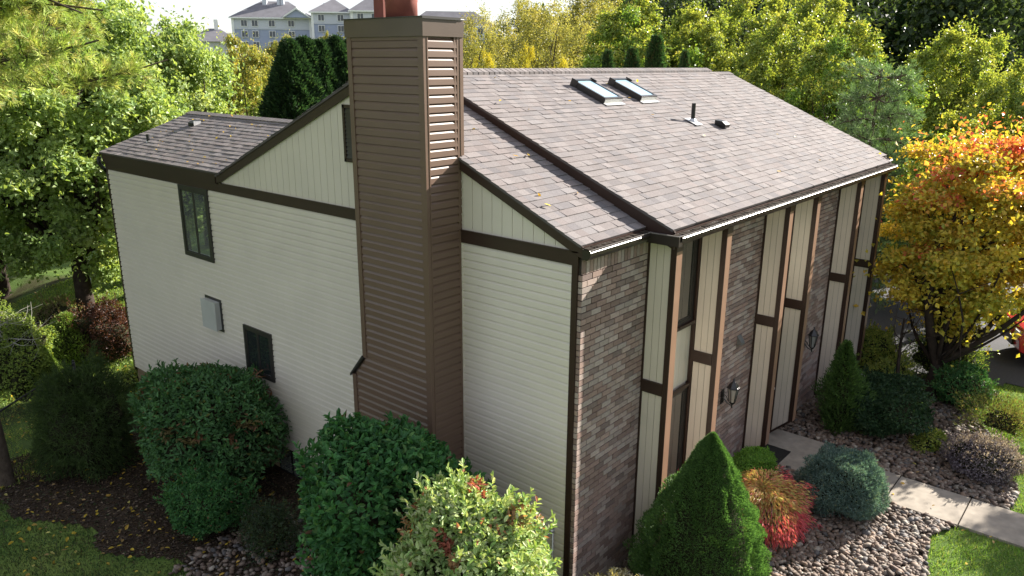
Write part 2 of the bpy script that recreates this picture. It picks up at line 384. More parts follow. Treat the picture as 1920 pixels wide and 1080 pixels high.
# gutters (K shape run)
def gutter(x0, x1, yw):
    s = MB(); P = [(yw, 5.12), (yw-.10, 5.12-.005), (yw-.125, 5.09), (yw-.115, 5.04), (yw-.075, 4.99), (yw, 4.985)]
    s.prism([(x0, p[0], p[1]-.045) for p in P], (x1-x0, 0, 0)); g = part(s, 'gutter', GUT)
    l = MB(); l.box(x0, x1, yw-.127, yw-.114, 5.074, 5.084); x = x0+.2
    l.build('gutter_lip', GUTLIP, g)
    d = MB(); x = x0
    while x < x1-.02:   # leaf litter and mesh in the trough
        wd = random.uniform(.03, .12); d.box(x, min(x+wd, x1), yw-.094+random.uniform(0, .02), yw-.012, 5.076, 5.082+random.uniform(0, .014)); x += wd+random.uniform(.01, .05)
    d.build('leaf_litter', LITTER, g)['kind'] = 'stuff'; return g
gutter(-.06, 1.36, -.10); gutter(1.36, 11.52, -.53); gutter(11.53, 12.72, -.10)
s = MB(); s.box(1.33, 1.42, -.655, -.11, 4.94, 5.075); s.box(1.36, 1.44, -.655, -.53, 5.0, 5.08); part(s, 'gutter', GUT)
s = MB(); s.box(1.325, 1.345, -.66, -.11, 5.072, 5.085); part(s, 'gutter_lip', GUTLIP)
# ------------------------------------------------ brick
BC = [(.28, .198, .17), (.32, .245, .215), (.21, .145, .125), (.3, .235, .21), (.235, .16, .138), (.345, .275, .245), (.195, .145, .13), (.27, .188, .16), (.315, .258, .232)]
def bricks(x0, x1, yf, z0, z1, soldier=True, name='brick_wall', ret=False):
    s = MB(); m = MB(); m.box(x0+.004, x1, yf+.016, .02, z0, z1)
    cw, ch, j = .225, .083, .0135
    zt = z1
    if soldier:
        x = x0+.002
        while x < x1-.02:
            b = min(x+.066, x1); c = random.choice(BC); q = random.uniform(.88, 1.1); o = random.uniform(0, .003)
            s.box(x, b, yf-o, yf+.02, zt-.2, zt-.005, tuple(v*q for v in c)); x += .066+j
        zt -= .2+j
    k = 0; z = zt-ch+j
    while z > z0-.02:
        x = x0-(.5*cw if k % 2 else 0)
        while x < x1:
            a, b = max(x, x0), min(x+cw-j, x1)
            if b-a > .03:
                c = random.choice(BC); q = random.uniform(.85, 1.12); o = random.uniform(-.001, .004)
                s.box(a, b, yf-o, yf+.02, z, z+ch-j, tuple(v*q for v in c))
            x += cw
        if ret:
            c = random.choice(BC); o = random.uniform(0, .003)
            s.box(x0-.006-o, x0+.02, yf+.004, -.014, z, z+ch-j, c)
        z -= ch; k += 1
    w_ = m.build(name+'_mortar' if False else 'brick_wall', MORTAR, house); s.build('brick_face', BRICK, w_)
FX = [1.57, 3.12, 5.57, 6.92, 9.48, 11.18]; FT = .155; FY = -.50; BYF = -.07
bricks(0, FX[0], BYF, -.4, 4.935, True, ret=True)
bricks(FX[1]+FT, FX[2], BYF, -.3, 4.94, False)
bricks(FX[3]+FT, FX[4], BYF, -.3, 4.94, False)
bricks(FX[5]+FT, 12.6, BYF, -.3, 4.94, False)
s = MB(); s.box(12.5, 12.6, -.05, 8.2, -.3, 5.0); part(s, 'end_wall', BEIGE)
s = MB(); s.prism([(12.52, 0, 5.0), (12.52, 8.3, 5.0), (12.52, YR, ZRN-.1)], (.08, 0, 0)); part(s, 'end_gable', BEIGE)
# ------------------------------------------------ fins
for i, fx in enumerate(FX):
    y0, y1 = FY, -.02; zb0 = -.12; zf = .33; bz0, bz1 = 2.68, 2.86
    s = MB(); s.prism([(fx+.012, y0+.01, zf+.02), (fx+.012, y1, zb0), (fx+.012, y1, 4.95), (fx+.012, y0+.01, 4.95)], (FT-.024, 0, 0))
    fin = part(s, 'fin_wall', TRIM)
    def zbot(y): return zf+(zb0-zf)*(y-y0)/(y1-y0)
    # panels on both faces
    for side in (0, 1):
        s = MB(); xp = fx+.004 if side == 0 else fx+FT-.016
        edges = np.linspace(-.425, -.105 if i else -.095, 4)
        if side == 0: 
            for a, b in zip(edges[:-1], edges[1:]):
                for za, zc in ((None, bz0-.004), (bz1+.004, 4.905)):
                    z0a = zbot(a)+.055 if za is None else za; z0b = zbot(b)+.055 if za is None else za
                    s.prism([(xp, a+.003, z0a), (xp, b-.003, z0b), (xp, b-.003, zc), (xp, a+.003, zc)], (.012, 0, 0))
        else:
            s.prism([(xp, -.45, zbot(-.45)+.055), (xp, -.07, zbot(-.07)+.055), (xp, -.07, 4.9), (xp, -.45, 4.9)], (.012, 0, 0))
        s.build('panel', PANEL, fin)
    # trims on the camera face
    s = MB(); x0, x1 = fx-.014, fx+.012
    s.prism([(x0, -.475, zbot(-.475)), (x0, -.427, zbot(-.427)), (x0, -.427, 4.93), (x0, -.475, 4.93)], (.026, 0, 0))
    s.prism([(x0, -.10, zbot(-.1)), (x0, -.072, zbot(-.072)), (x0, -.072, 4.93), (x0, -.10, 4.93)], (.026, 0, 0))
    s.prism([(x0+.002, -.426, zbot(-.426)), (x0+.002, -.101, zbot(-.101)), (x0+.002, -.101, zbot(-.101)+.05), (x0+.002, -.426, zbot(-.426)+.05)], (.024, 0, 0))
    s.box(x0+.002, x1, -.426, -.101, 4.9, 4.93)
    s.box(fx+FT-.012, fx+FT+.006, -.47, -.43, zbot(-.43)+.02, 4.93)
    s.build('trim', TRIM, fin)
    s = MB(); s.box(fx-.022, fx+.01, -.43, -.098, bz0, bz1); s.box(fx-.027, fx+.01, -.43, -.098, bz1-.012, bz1+.006)
    s.build('cross_band', TRIM, fin); s = MB(); s.box(fx+FT-.01, fx+FT+.014, -.45, -.05, bz0, bz1); s.build('cross_band', TRIM, fin)
    s = MB(); s.box(fx, fx+FT, y0-.012, y0+.008, zf, 4.81); s.build('front_board', EDGE, fin); s = MB(); s.box(fx-.012, fx, y0-.012, -.476, zf-.01, 4.93); s.build('trim', TRIM, fin)
    s = MB(); s.box(fx-.02, fx+FT+.01, y0-.022, y0+.012, 4.812, 4.93); s.build('cap_block', TRIM, fin)
# ------------------------------------------------ windows
GLASSD = mat('dark_window_glass', (.02, .024, .025), .04, .8, coat=1)
def win(face, a0, a1, z0, z1, at=0, fwid=.07, mull=1, label=None, name='window', sash=.03, m=DARKM, gl=None):
    """face 'x': in plane x=at facing -X, a = y.  face 'y': plane y=at facing -Y, a = x"""
    def bx(mb, a, b, c, d, p0, p1):
        if face == 'x': mb.box(at-p1, at-p0, a, b, c, d)
        else: mb.box(a, b, at-p1, at-p0, c, d)
    s = MB()
    bx(s, a0, a1, z0, z0+fwid, 0, .045); bx(s, a0, a1, z1-fwid, z1, 0, .045)
    bx(s, a0, a0+fwid, z0+fwid, z1-fwid, 0, .045); bx(s, a1-fwid, a1, z0+fwid, z1-fwid, 0, .045)
    f = part(s, name, m, label=label)
    n = mull+1; wd = (a1-a0-2*fwid)/n; g = MB(); q = MB()
    for k in range(n):
        p, r = a0+fwid+k*wd, a0+fwid+(k+1)*wd; c0, c1 = z0+fwid, z1-fwid
        bx(q, p+.001, p+sash, c0, c1, .004, .034); bx(q, r-sash, r-.001, c0, c1, .004, .034); bx(q, p+sash, r-sash, c0, c0+sash, .004, .034); bx(q, p+sash, r-sash, c1-sash, c1, .004, .034)
        bx(g, p+sash, r-sash, c0+sash, c1-sash, .018, .022)
    q.build('sash', m, f); g.build('pane', gl or GLASS, f); return f
win('x', 8.79, 9.91, 3.38, 4.845, -.012, .085, label='tall two-pane window under the belt board')
win('x', 6.97, 7.92, 1.32, 2.30, -.012, .07, label='small sliding window low on the side wall', gl=GLASSD)
s = MB(); s.box(-.0325, -.03, 7.09, 7.18, 2.0, 2.13); s.build('sticker', WHITE, [o for o in C.objects if o.name.startswith('window')][-1])
s = MB(); s.box(.0, .029, 6.2, 7.1, -.58, -.04); bw_ = part(s, 'basement_window', BLACKP); g = MB(); g.box(-.006, -.001, 6.25, 6.62, -.54, -.08); g.box(-.006, -.001, 6.68, 7.05, -.54, -.08); g.build('pane', GLASS, bw_)
# windows between fins: panels and doors on the recessed wall
for k, (a, b) in enumerate(((FX[0]+FT, FX[1]), (FX[2]+FT, FX[3]), (FX[4]+FT, FX[5]))):
    s = MB(); s.box(a, b, -.004, .12, -.3, 4.945); part(s, 'bay_wall', PANEL)
    if k != 1:
        win('y', a+.02, b-.012, 3.36, 4.93, -.006, .06, 1, gl=GLASSD); win('y', a+.02, b-.012, .35, 2.26, -.006, .06, 1, gl=GLASSD)
        s = MB(); s.box(a+.01, b-.005, -.10, -.052, 3.32, 3.37); part(s, 'window_sill', TRIM); s = MB(); s.box(a+.01, b-.005, -.09, -.052, 2.25, 2.3); part(s, 'window_sill', TRIM)
        s = MB(); xx = a+.03
        while xx < b-.06: s.box(xx, xx+.17, -.02, -.005, 2.31, 3.31); xx += .178
        part(s, 'bay_panel', BEIGE)
    else:
        win('y', a+.02, b-.012, 3.0, 4.93, -.006, .06, 1)
        s = MB(); s.box(a+.12, b-.1, -.05, -.006, -.05, 2.1); dr = part(s, 'door', TRIM); q = MB()
        q.box(a+.2, b-.2, -.06, -.051, .15, .9); q.box(a+.2, b-.2, -.06, -.051, 1.05, 1.95); q.build('door_panel', TRIM, dr)
        q = MB(); q.tube([(b-.16, -.05, 1.0), (b-.16, -.11, 1.0)], .02); q.lathe((b-.16, -.12, .97), [(.01, 0), (.03, .015), (.03, .045), (.01, .06)]); q.build('door_knob', GALV, dr)
        s = MB(); s.box(a+.02, b-.01, -.07, -.006, 2.16, 2.95); part(s, 'transom_board', TRIM)
# gable vent
s = MB(); vy0, vy1, vz0, vz1 = 3.72, 4.48, 5.75, 6.62
for a in ((vy0, vy1, vz0, vz0+.05), (vy0, vy1, vz1-.05, vz1), (vy0, vy0+.05, vz0, vz1), (vy1-.05, vy1, vz0, vz1)): s.box(-.03, -.005, *a)
gv = part(s, 'gable_vent', TRIM); q = MB(); z = vz0+.06
while z < vz1-.08: q.add([(-.026, vy0+.05, z), (-.026, vy1-.05, z), (-.008, vy1-.05, z+.06), (-.008, vy0+.05, z+.06)], [(0, 1, 2, 3)]); z += .062
q.build('louver', DARKM, gv); q = MB(); q.box(-.0075, -.005, vy0+.05, vy1-.05, vz0+.05, vz1-.05); q.build('vent_screen', BLACKP, gv)
# meter / utility box
s = MB(); s.box(-.13, -.02, 8.78, 9.3, 1.98, 2.56); s.box(-.145, -.13, 8.765, 9.315, 1.965, 2.575); ub = part(s, 'utility_box', GRAYB)
q = MB(); q.box(-.028, -.018, 8.70, 9.34, 1.93, 2.62); q.build('mount_frame', DARKM, ub)
# hose bib stand
s = MB(); s.tube([(-.07, .24, -.3), (-.07, .24, .98)], .012); s.tube([(-.03, .24, .3), (-.1, .24, .3)], .012); hp = part(s, 'water_pipe', GALV, smooth=True)
q = MB(); q.tube([(-.04, .24, 1.0), (-.14, .26, 1.0), (-.16, .27, .95)], .016); q.lathe((-.09, .24, 1.0), [(.008, 0), (.035, .03), (.035, .04), (.005, .045)]); q.build('tap', GALV, hp, True)
# vent hood on brick
s = MB(); s.prism([(4.86, BYF, 2.62), (4.86, BYF-.09, 2.5), (4.86, BYF-.09, 2.46), (4.86, BYF, 2.46)], (.13, 0, 0)); part(s, 'wall_vent', mat('dull_vent_metal', (.1, .1, .1), .6, .3))
# lanterns
def lantern(x, z):
    """x,z centre of lamp body; wall face at BYF"""
    yb = BYF-.20; s = MB()
    s.box(x-.05, x+.05, BYF-.02, BYF-.005, z-.24, z+.02); s.box(x-.03, x+.03, BYF-.035, BYF-.02, z-.2, z-.02)
    s.tube([(x, BYF-.03, z-.12), (x, BYF-.1, z-.2), (x, yb, z-.24), (x, yb, z-.17)], .012)
    s.tube([(x, BYF-.03, z-.05), (x, BYF-.09, z-.09), (x, BYF-.12, z-.15), (x, yb, z-.19)], .008)
    s.lathe((x, yb, z-.28), [(.004, 0), (.018, .03), (.01, .06), (.05, .1), (.055, .115)], 8)
    s.lathe((x, yb, z+.1), [(.115, 0), (.12, .012), (.095, .03), (.075, .075), (.045, .11), (.02, .13), (.012, .15), (.02, .165), (.004, .19)], 6)
    for k in range(6):
        a = k*math.pi/3; s.tube([(x+.052*math.cos(a), yb+.052*math.sin(a), z-.165), (x+.095*math.cos(a), yb+.095*math.sin(a), z+.1)], .007, 5)
    o = part(s, 'wall_lantern', IRON); g = MB(); g.lathe((x, yb, z-.16), [(.046, 0), (.088, .255)], 6); g.build('lamp_glass', LGLASS, o)
    c = MB(); c.lathe((x, yb, z-.17), [(.02, 0), (.02, .12)], 8); c.build('candle_tube', WHITE, o)
    return o
lantern(4.42, 1.72); lantern(8.33, 1.64)
# ------------------------------------------------ chimney
CX, CY0, CY1, CT = -.64, 2.0, 3.44, 7.56
s = MB(); s.box(CX+.01, 0, CY0+.01, CY1-.01, -.8, CT); s.prism([(CX+.01, CY1-.01, -.8), (CX+.01, CY1+.27, -.8), (CX+.01, CY1+.27, 2.6), (CX+.01, CY1-.01, 2.94)], (.6, 0, 0))
lap(s, (CX, CY0, 0), (0, 1, 0), (-1, 0, 0), CY1-CY0, CT-.02, 2.93, EX, .62); lap(s, (CX, CY0, 0), (0, 1, 0), (-1, 0, 0), CY1-CY0+.27, 2.6, -.8, EX, .62)
z = 2.93
while z > 2.6:
    w1 = CY1-CY0+.27*(2.93-z)/.33; lap(s, (CX, CY0, 0), (0, 1, 0), (-1, 0, 0), w1, z, max(z-EX, 2.6), EX, .62); z -= EX
lap(s, (CX, CY0, 0), (1, 0, 0), (0, -1, 0), -CX, CT-.02, -.8)
lap(s, (CX, CY1, 0), (1, 0, 0), (0, 1, 0), -CX, CT-.02, 2.94)
chim = part(s, 'chimney', BROWNS)
s = MB(); t = .075
s.box(CX-.028, CX+.0, CY0-.028, CY0+t, -.8, CT); s.box(CX-.0, CX+.03, CY0-.028, CY0-.0, -.8, CT); s.box(CX+.032, CX+.05, CY0-.034, CY0, -.8, CT)
s.box(CX-.028, CX, CY1-.06, CY1+.028, 2.94, CT); s.box(CX, CX+.05, CY1, CY1+.028, 2.94, CT)
s.box(CX-.028, CX, CY1+.21, CY1+.298, -.8, 2.6); s.box(CX, CX+.05, CY1+.27, CY1+.298, -.8, 2.6)
s.box(-.07, -.018, CY0-.028, CY0, -.0, CT); s.box(-.02, .04, CY0-.034, CY0, zn(CY0)+.0, CT); s.box(-.12, -.09, CY0-.026, CY0, zn(CY0)+.05, CT)
s.box(0.0, .03, CY0, CY1, zn(CY0), CT); s.box(CX, CX+.05, CY0-.026, CY0-.0, CT-.05, CT-.001)
s.box(CX-.022, CX, CY0+t, CY1-.06, CT-.045, CT-.001); s.build('corner_trim', BROWNS, chim)
s = MB(); s.prism([(CX-.05, CY1+.025, 2.965), (CX-.05, CY1+.33, 2.6), (CX-.05, CY1+.33, 2.56), (CX-.05, CY1+.0, 2.93)], (.65, 0, 0)); s.build('shoulder_cap', DARKM, chim)
s = MB(); s.box(CX-.045, .045, CY0-.045, CY1+.045, CT, CT+.225); s.build('cap_band', mat('cap_metal', (.08, .054, .04), .35, .5, noise=(2, .15)), chim)
s = MB(); s.box(CX-.06, .06, CY0-.06, CY1+.06, CT+.226, CT+.236); s.box(CX-.065, -.03, CY0-.067, CY0-.061, CT+.205, CT+.236); s.build('chase_cover', DARKM, chim)
s = MB(); s.box(-.5+.0, .04, CY0-.062, CY0-.0465, CT+.212, CT+.2255); s.build('flashing', GALV, chim)
for cx, cy, r, sid in ((-.30, 3.1, .105, 4), (-.33, 2.72, .21, 20)):
    s = MB(); zz = CT+.236
    if sid == 4: s.lathe((cx, cy, zz), [(r*1.3, 0), (r*1.3, .75)], 4, rot=math.pi/4)
    else: s.lathe((cx, cy, zz), [(r, 0), (r, .2), (r*1.02, .21), (r*1.02, .8), (r*.8, .8), (r*.8, .7)], 24)
    s.build('flue', CLAY, chim, sid > 4)
# ------------------------------------------------ roof things
def rp(x, y, off=0): return Vector((x, y, zm(y)+off*1.0))
def skylight(x0, x1, y0, y1, h=.12, label=None):
    n = Vector((0, -.42, 1)).normalized(); v = Vector((0, 1, .42)).normalized(); u = Vector((1, 0, 0)); O = rp(x0, y0, -.01); L = (y1-y0)*VM.length; W = x1-x0
    s = MB(); e = .05
    s.obox(O, u*W, v*e, n*h); s.obox(O+v*(L-e), u*W, v*e, n*(h+.012)); s.obox(O+v*e, u*e, v*(L-2*e), n*h); s.obox(O+v*e+u*(W-e), u*e, v*(L-2*e), n*h)
    s.obox(O+v*(L-.14)-u*.012+n*.0, u*.012, v*.15, n*(h+.03)); s.obox(O+v*(L-.14)+u*W, u*.012, v*.15, n*(h+.03))
    f = part(s, 'skylight', DARKM, label=label); g = MB(); g.obox(O+u*e+v*e+n*(h-.022), u*(W-2*e), v*(L-2*e), n*.01); g.build('pane', SKYG, f)
    g = MB(); g.obox(O+u*(e*.2)-v*.006+n*.02, u*(W-.02), v*.005, n*(h-.05)); g.build('sill_strip', GRAYB, f)
    g = MB(); g.obox(O-v*.1-u*.02+n*.022, u*(W+.04), v*.094, n*.004); g.build('flashing', GALV, f)
skylight(4.62, 5.22, 2.80, 3.56, label='left skylight on the main roof'); skylight(5.90, 6.50, 2.80, 3.56, label='right skylight on the main roof')
def pipe(x, y, z, h, r, nrm=Vector((0, -.42, 1)).normalized(), boot=True):
    s = MB(); s.tube([(x, y, z-.05), (x, y, z+h)], r, 14); s.tube([(x, y, z+h-.001), (x, y, z+h+.002)], r*.8, 14)
    o = part(s, 'vent_pipe', BLACKP, smooth=False); b = MB(); b.lathe((x, y, z-.03), [(r*2.6, 0), (r*1.9, .05), (r*1.15, .1)], 16)
    if boot: b.obox(Vector((x-.13, y-.16, z-.067+.02)), (.26, 0, 0), (0, .28, .118), (0, -.003, .006))
    b.build('boot_flashing', GALV, o)
pipe(6.42, 1.9, zm(1.9), .36, .04)
s = MB(); q = rp(7.05, 1.62, 0); s.prism([q+Vector((0, -.1, -.01)), q+Vector((0, -.12, .05)), q+Vector((0, -.03, .12)), q+Vector((0, .12, .14)), q+Vector((0, .12, .03))], (.2, 0, 0)); s.box(q.x-.03, q.x+.23, q.y-.13, q.y+.13, q.z+.045, q.z+.052); part(s, 'roof_vent', BLACKP)
pipe(.62, 12.4, 5.42, .22, .035, boot=False)
s = MB(); s.prism([(1.5, 12.0, 5.76), (1.5, 12.0, 5.86), (1.55, 12.0, 5.9), (1.75, 12.0, 5.92), (1.75, 12.0, 5.84)], (0, .2, 0)); part(s, 'roof_vent', BLACKP)
s = MB(); s.box(1.52, 1.7, 11.97, 11.995, 5.8, 5.9); part(s, 'vent_cover', GALV)
# doormat
s = MB(); s.box(5.72, 6.42, -.72, -.12, -.072, -.058); s.box(5.76, 6.38, -.68, -.16, -.058, -.055); tag(s.build('doormat', BLACKP), 'black rectangular doormat on the concrete pad by the entry', 'doormat')
# ================================================================= VEGETATION
def unit(v): return v/np.maximum(np.linalg.norm(v, axis=-1, keepdims=True), 1e-9)
def rdir(n): return unit(rng.normal(size=(n, 3)))
def pick(pal, n, jit=.12):
    pal = np.array(pal, float); wt = pal[:, 3]/pal[:, 3].sum(); k = rng.choice(len(pal), n, p=wt)
    return pal[k, :3]*(1+rng.normal(size=(n, 1))*jit).clip(.5, 1.6)
def leaves(P, axis, nrm, L, W, cols, oval=False, fold=.25):
    """one small folded leaf per point; axis = base->tip, nrm = face normal"""
    n = len(P); axis = unit(axis); side = unit(np.cross(axis, nrm)); nn = np.cross(side, axis)
    L = np.broadcast_to(L, (n,))[:, None]; W = np.broadcast_to(W, (n,))[:, None]
    if oval:
        a = P; t = P+axis*L+nn*(-.12*L); q1, q2 = P+axis*L*.3, P+axis*L*.68
        V = np.stack([a, q1+side*W*.46+nn*W*fold, q2+side*W*.42+nn*(W*fold-.05*L), t, q2-side*W*.42+nn*(W*fold-.05*L), q1-side*W*.46+nn*W*fold], 1)
        F = np.array([[0, 1, 2, 3], [0, 3, 4, 5]]); k = 6
    else:
        m = P+axis*L*.5
        V = np.stack([P, m+side*W*.5+nn*W*fold, P+axis*L-nn*L*.08, m-side*W*.5+nn*W*fold], 1); F = np.array([[0, 1, 2], [0, 2, 3]]); k = 4
    Fa = (F[None]+np.arange(n)[:, None, None]*k).reshape(-1, F.shape[1])
    return V.reshape(-1, 3), Fa, np.repeat(cols, k, 0)
def merge(parts):
    V, F, Cc, b = [], {}, [], 0
    for v, f, c in parts:
        V.append(v); F.setdefault(f.shape[1], []).append(f+b); Cc.append(c); b += len(v)
    return np.concatenate(V), [np.concatenate(x) for x in F.values()], np.concatenate(Cc)
def lumps(n, k=6., amp=.2):
    d = rdir(n); a = rng.uniform(-amp, amp, n)
    return lambda u: 1+(a*np.exp(k*(u@d.T-1))).sum(1)
def blob_core(name, c, rad, f, m, parent, s=.8):
    import bmesh
    bm = bmesh.new(); bmesh.ops.create_icosphere(bm, subdivisions=3, radius=1)
    for v in bm.verts:
        u = np.array([v.co[:]]); r = f(unit(u))[0]*s; v.co = Vector((c[0]+v.co.x*rad[0]*r, c[1]+v.co.y*rad[1]*r, max(c[2]+v.co.z*(rad[2] if v.co.z > 0 else rad[3])*r, .03)))
    me = bpy.data.meshes.new(name); bm.to_mesh(me); bm.free(); me.materials.append(m); o = bpy.data.objects.new(name, me); C.objects.link(o); o.parent = parent; return o
def bush(name, label, cat, loc, rx, ry, h, n, L, W, pal, oval=True, zc=.52, shoots=40, amp=.2, k=7, out=.45, upb=.25, m=None, jit=.14, depth=.22, group=None, patches=None, shl=.16, flat=1.0, core=.78):
    t = thing(name, label, cat, loc, 0, group); rad = np.array([rx, ry, h*(1-zc) if zc < .6 else h*.5]); c = np.array([0, 0, h*zc]); rad[2] = h*(1-zc)
    fa, fb = lumps(26, k, amp), lumps(150, 50, amp*1.15); f = lambda q_: fa(q_)+fb(q_)-1; u = rdir(n); u[:, 2] = np.where(u[:, 2] < -.75, -u[:, 2], u[:, 2]); u = unit(u)
    rz = np.where(u[:, 2] > 0, rad[2], h*zc*flat); q = 1-depth*rng.random(n)**1.6
    P = c+u*np.stack([np.full(n, rx), np.full(n, ry), rz], 1)*(f(u)*q)[:, None]
    P[:, 2] = np.maximum(P[:, 2], .03)
    ax = unit(rdir(n)*1.0+u*out+np.array([0, 0, upb])); nr = unit(u+np.array([0, 0, .6])+rdir(n)*.6)
    cols = pick(pal, n, jit)
    if patches:
        for col, cnt, rr in patches:
            d = rdir(cnt); d[:, 2] = np.abs(d[:, 2])
            near = (u@d.T).max(1) > 1-rr*rng.uniform(.3, 1.2, n); cols[near] = np.array(col)*(1+rng.normal(size=(near.sum(), 1))*.2).clip(.5, 1.5)
    parts = [leaves(P, ax, nr, L*rng.uniform(.7, 1.25, n), W*rng.uniform(.8, 1.2, n), cols, oval)]
    if shoots:
        d = rdir(shoots); d[:, 2] = np.abs(d[:, 2]); d = unit(d); b = c+d*rad*f(d)[:, None]*.95; g = unit(d+np.array([0, 0, .5])+rdir(shoots)*.3)
        kk = 11; tt = np.linspace(.1, 1, kk)
        SP = (b[:, None]+g[:, None]*tt[None, :, None]*shl*rng.uniform(.6, 1.5, (shoots, 1, 1))).reshape(-1, 3); G = np.repeat(g, kk, 0)
        parts.append(leaves(SP, unit(rdir(len(SP))*.8+G), G+rdir(len(SP))*.5, L*.95, W*.9, pick(pal, len(SP), jit)*1.05, oval))
    V, F, Cc = merge(parts); mesh_np('foliage', V, F, Cc, m or LEAF, t)
    blob_core('branches', c, (rx, ry, rad[2], h*zc*flat), f, CORE, t, core)  # solid dark blob for the shaded inside, no separate limbs
    if flat < 1:
        s = MB()
        for k_ in range(9): a_ = k_*.7; limb(s, (.12*math.cos(a_), .12*math.sin(a_), -.1), (.55*rx*math.cos(a_), .55*ry*math.sin(a_), h*zc*.8), .035, .02, .2, 5, 5)
        s.build('stems', BARK, t, True)
    return t
def spindle(name, label, cat, loc, R0, h, n, L, W, pal, prof=None, amp=.16, k=10, m=None, rz=0, group=None, jit=.14, depth=.3, dens=1, core=.72, corem=None, droop=0, fine=.9):
    """upright conifer: prof(t) gives radius fraction at height fraction t"""
    prof = prof or (lambda t: np.minimum(1, (1-t)*1.25)**.75*np.minimum(1, .55+t*4))
    t_ = thing(name, label, cat, loc, rz, group); fa, fb = lumps(60, k*3, amp), lumps(420, 160, amp*fine); f = lambda q_: fa(q_)+fb(q_)-1
    tt = 1-np.sqrt(rng.random(n)); tt = rng.random(n)**1.15; a = rng.random(n)*2*np.pi
    q = 1-depth*rng.random(n)**1.5; r = prof(tt)*R0
    dirv = np.stack([np.cos(a), np.sin(a), (tt-.5)*2], 1); lf = f(unit(dirv))
    bumps = 1+amp*.8*np.sin(a*5+tt*23)*np.sin(tt*31+a*3)
    r = r*lf*q*bumps; P = np.stack([np.cos(a)*r, np.sin(a)*r, tt*h], 1)
    o = np.stack([np.cos(a), np.sin(a), np.full(n, .15)], 1); ax = unit(o*.8+np.array([0, 0, .7-droop])+rdir(n)*.55); nr = unit(rdir(n)+o*.7)
    V, F, Cc = leaves(P, ax, nr, L*rng.uniform(.7, 1.3, n), W, pick(pal, n, jit), False, .15)
    mesh_np('foliage', V, F, Cc, m or NEED, t_)
    s = MB(); ts = np.linspace(.0, .97, 14); s.lathe((0, 0, 0), [(float(prof(np.array([x]))[0])*R0*core+.005, x*h) for x in ts], 14, col=(.03, .04, .02)); s.build('branches', corem or CORE, t_, True)  # solid dark body, inner shade put into its colour
    return t_
def limb(s, a, b, r0, r1, bend=.15, n=5, sides=6):
    a, b = np.array(a, float), np.array(b, float); off = rng.normal(size=3)*bend*np.linalg.norm(b-a)*.5
    pts = [a+(b-a)*x+off*math.sin(math.pi*x) for x in np.linspace(0, 1, n)]
    s.tube(pts, [r0+(r1-r0)*x for x in np.linspace(0, 1, n)], sides, cap=False); return pts
def tree(name, label, cat, loc, Hh, cz, rx, ry, rz_, nclump, cr, n, L, W, pal, trunk=.18, fork=.3, rot=0, group=None, scale=1, m=None, bark=None, shell=.55, jit=.14, lightpal=None, nlimb=16, oval=False, lean=(0, 0), clumpflat=.75, out=.35):
    """deciduous tree: trunk part with limbs reaching the leaf clumps, crown part of single leaves in clumps"""
    t = thing(name, label, cat, loc, rot, group, scale)
    d = rdir(nclump); rr = (shell+(1-shell)*rng.random(nclump)**.6); cen = np.array([lean[0], lean[1], cz])+d*np.array([rx, ry, rz_])*rr[:, None]
    cen = cen[cen[:, 2] > fork*Hh*.5]; nclump = len(cen)
    s = MB(); top = np.array([lean[0]*.7, lean[1]*.7, cz]); fk = np.array([lean[0]*.2, lean[1]*.2, Hh*fork])
    limb(s, (0, 0, -.3), fk, trunk*1.25, trunk*.85, .06, 6, 9); tp = limb(s, fk, top+np.array([0, 0, rz_*.6]), trunk*.8, trunk*.12, .12, 7, 7)
    order = rng.permutation(nclump)[:nlimb]
    for i in order:
        st = tp[rng.integers(0, 4)] if rng.random() < .6 else fk; pts = limb(s, st, cen[i], trunk*rng.uniform(.28, .5), trunk*.06, .22, 6, 5)
        for _ in range(3):
            j = rng.integers(2, 5); limb(s, pts[j], pts[j]+rdir(1)[0]*cr*1.3, trunk*.1, trunk*.02, .2, 3, 4)
    s.build('trunk', bark or BARK, t, True)
    csz = cr*rng.uniform(.6, 1.3, nclump); wgt = csz**2; ci = rng.choice(nclump, n, p=wgt/wgt.sum())
    u = rdir(n); r = csz[ci]*(rng.random(n)**.45)*rng.uniform(.75, 1.15, n)
    P = cen[ci]+u*np.array([1, 1, clumpflat])*r[:, None]; st = rng.random(n) < .16; P[st] += rng.normal(size=(st.sum(), 3))*cr*.75   # stray leaves break the clump edges
    oc = unit(P-np.array([lean[0], lean[1], cz-rz_*.5])); nr = unit(oc*.6+u*.5+np.array([0, 0, .5])+rdir(n)*.75); ax = unit(rdir(n)+oc*out-np.array([0, 0, .15]))
    tint = pick(pal, nclump, .1); cols = pick(pal, n, jit)*.55+tint[ci]*.45
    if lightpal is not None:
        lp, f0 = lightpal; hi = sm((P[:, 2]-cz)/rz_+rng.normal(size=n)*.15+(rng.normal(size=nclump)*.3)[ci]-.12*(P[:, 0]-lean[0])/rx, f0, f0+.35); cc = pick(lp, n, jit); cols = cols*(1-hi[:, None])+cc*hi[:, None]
    V, F, Cc = leaves(P, ax, nr, L*rng.uniform(.5, 1.5, n), W*rng.uniform(.55, 1.4, n), cols, oval)
    mesh_np('crown', V, F, Cc, m or LEAF, t); return t
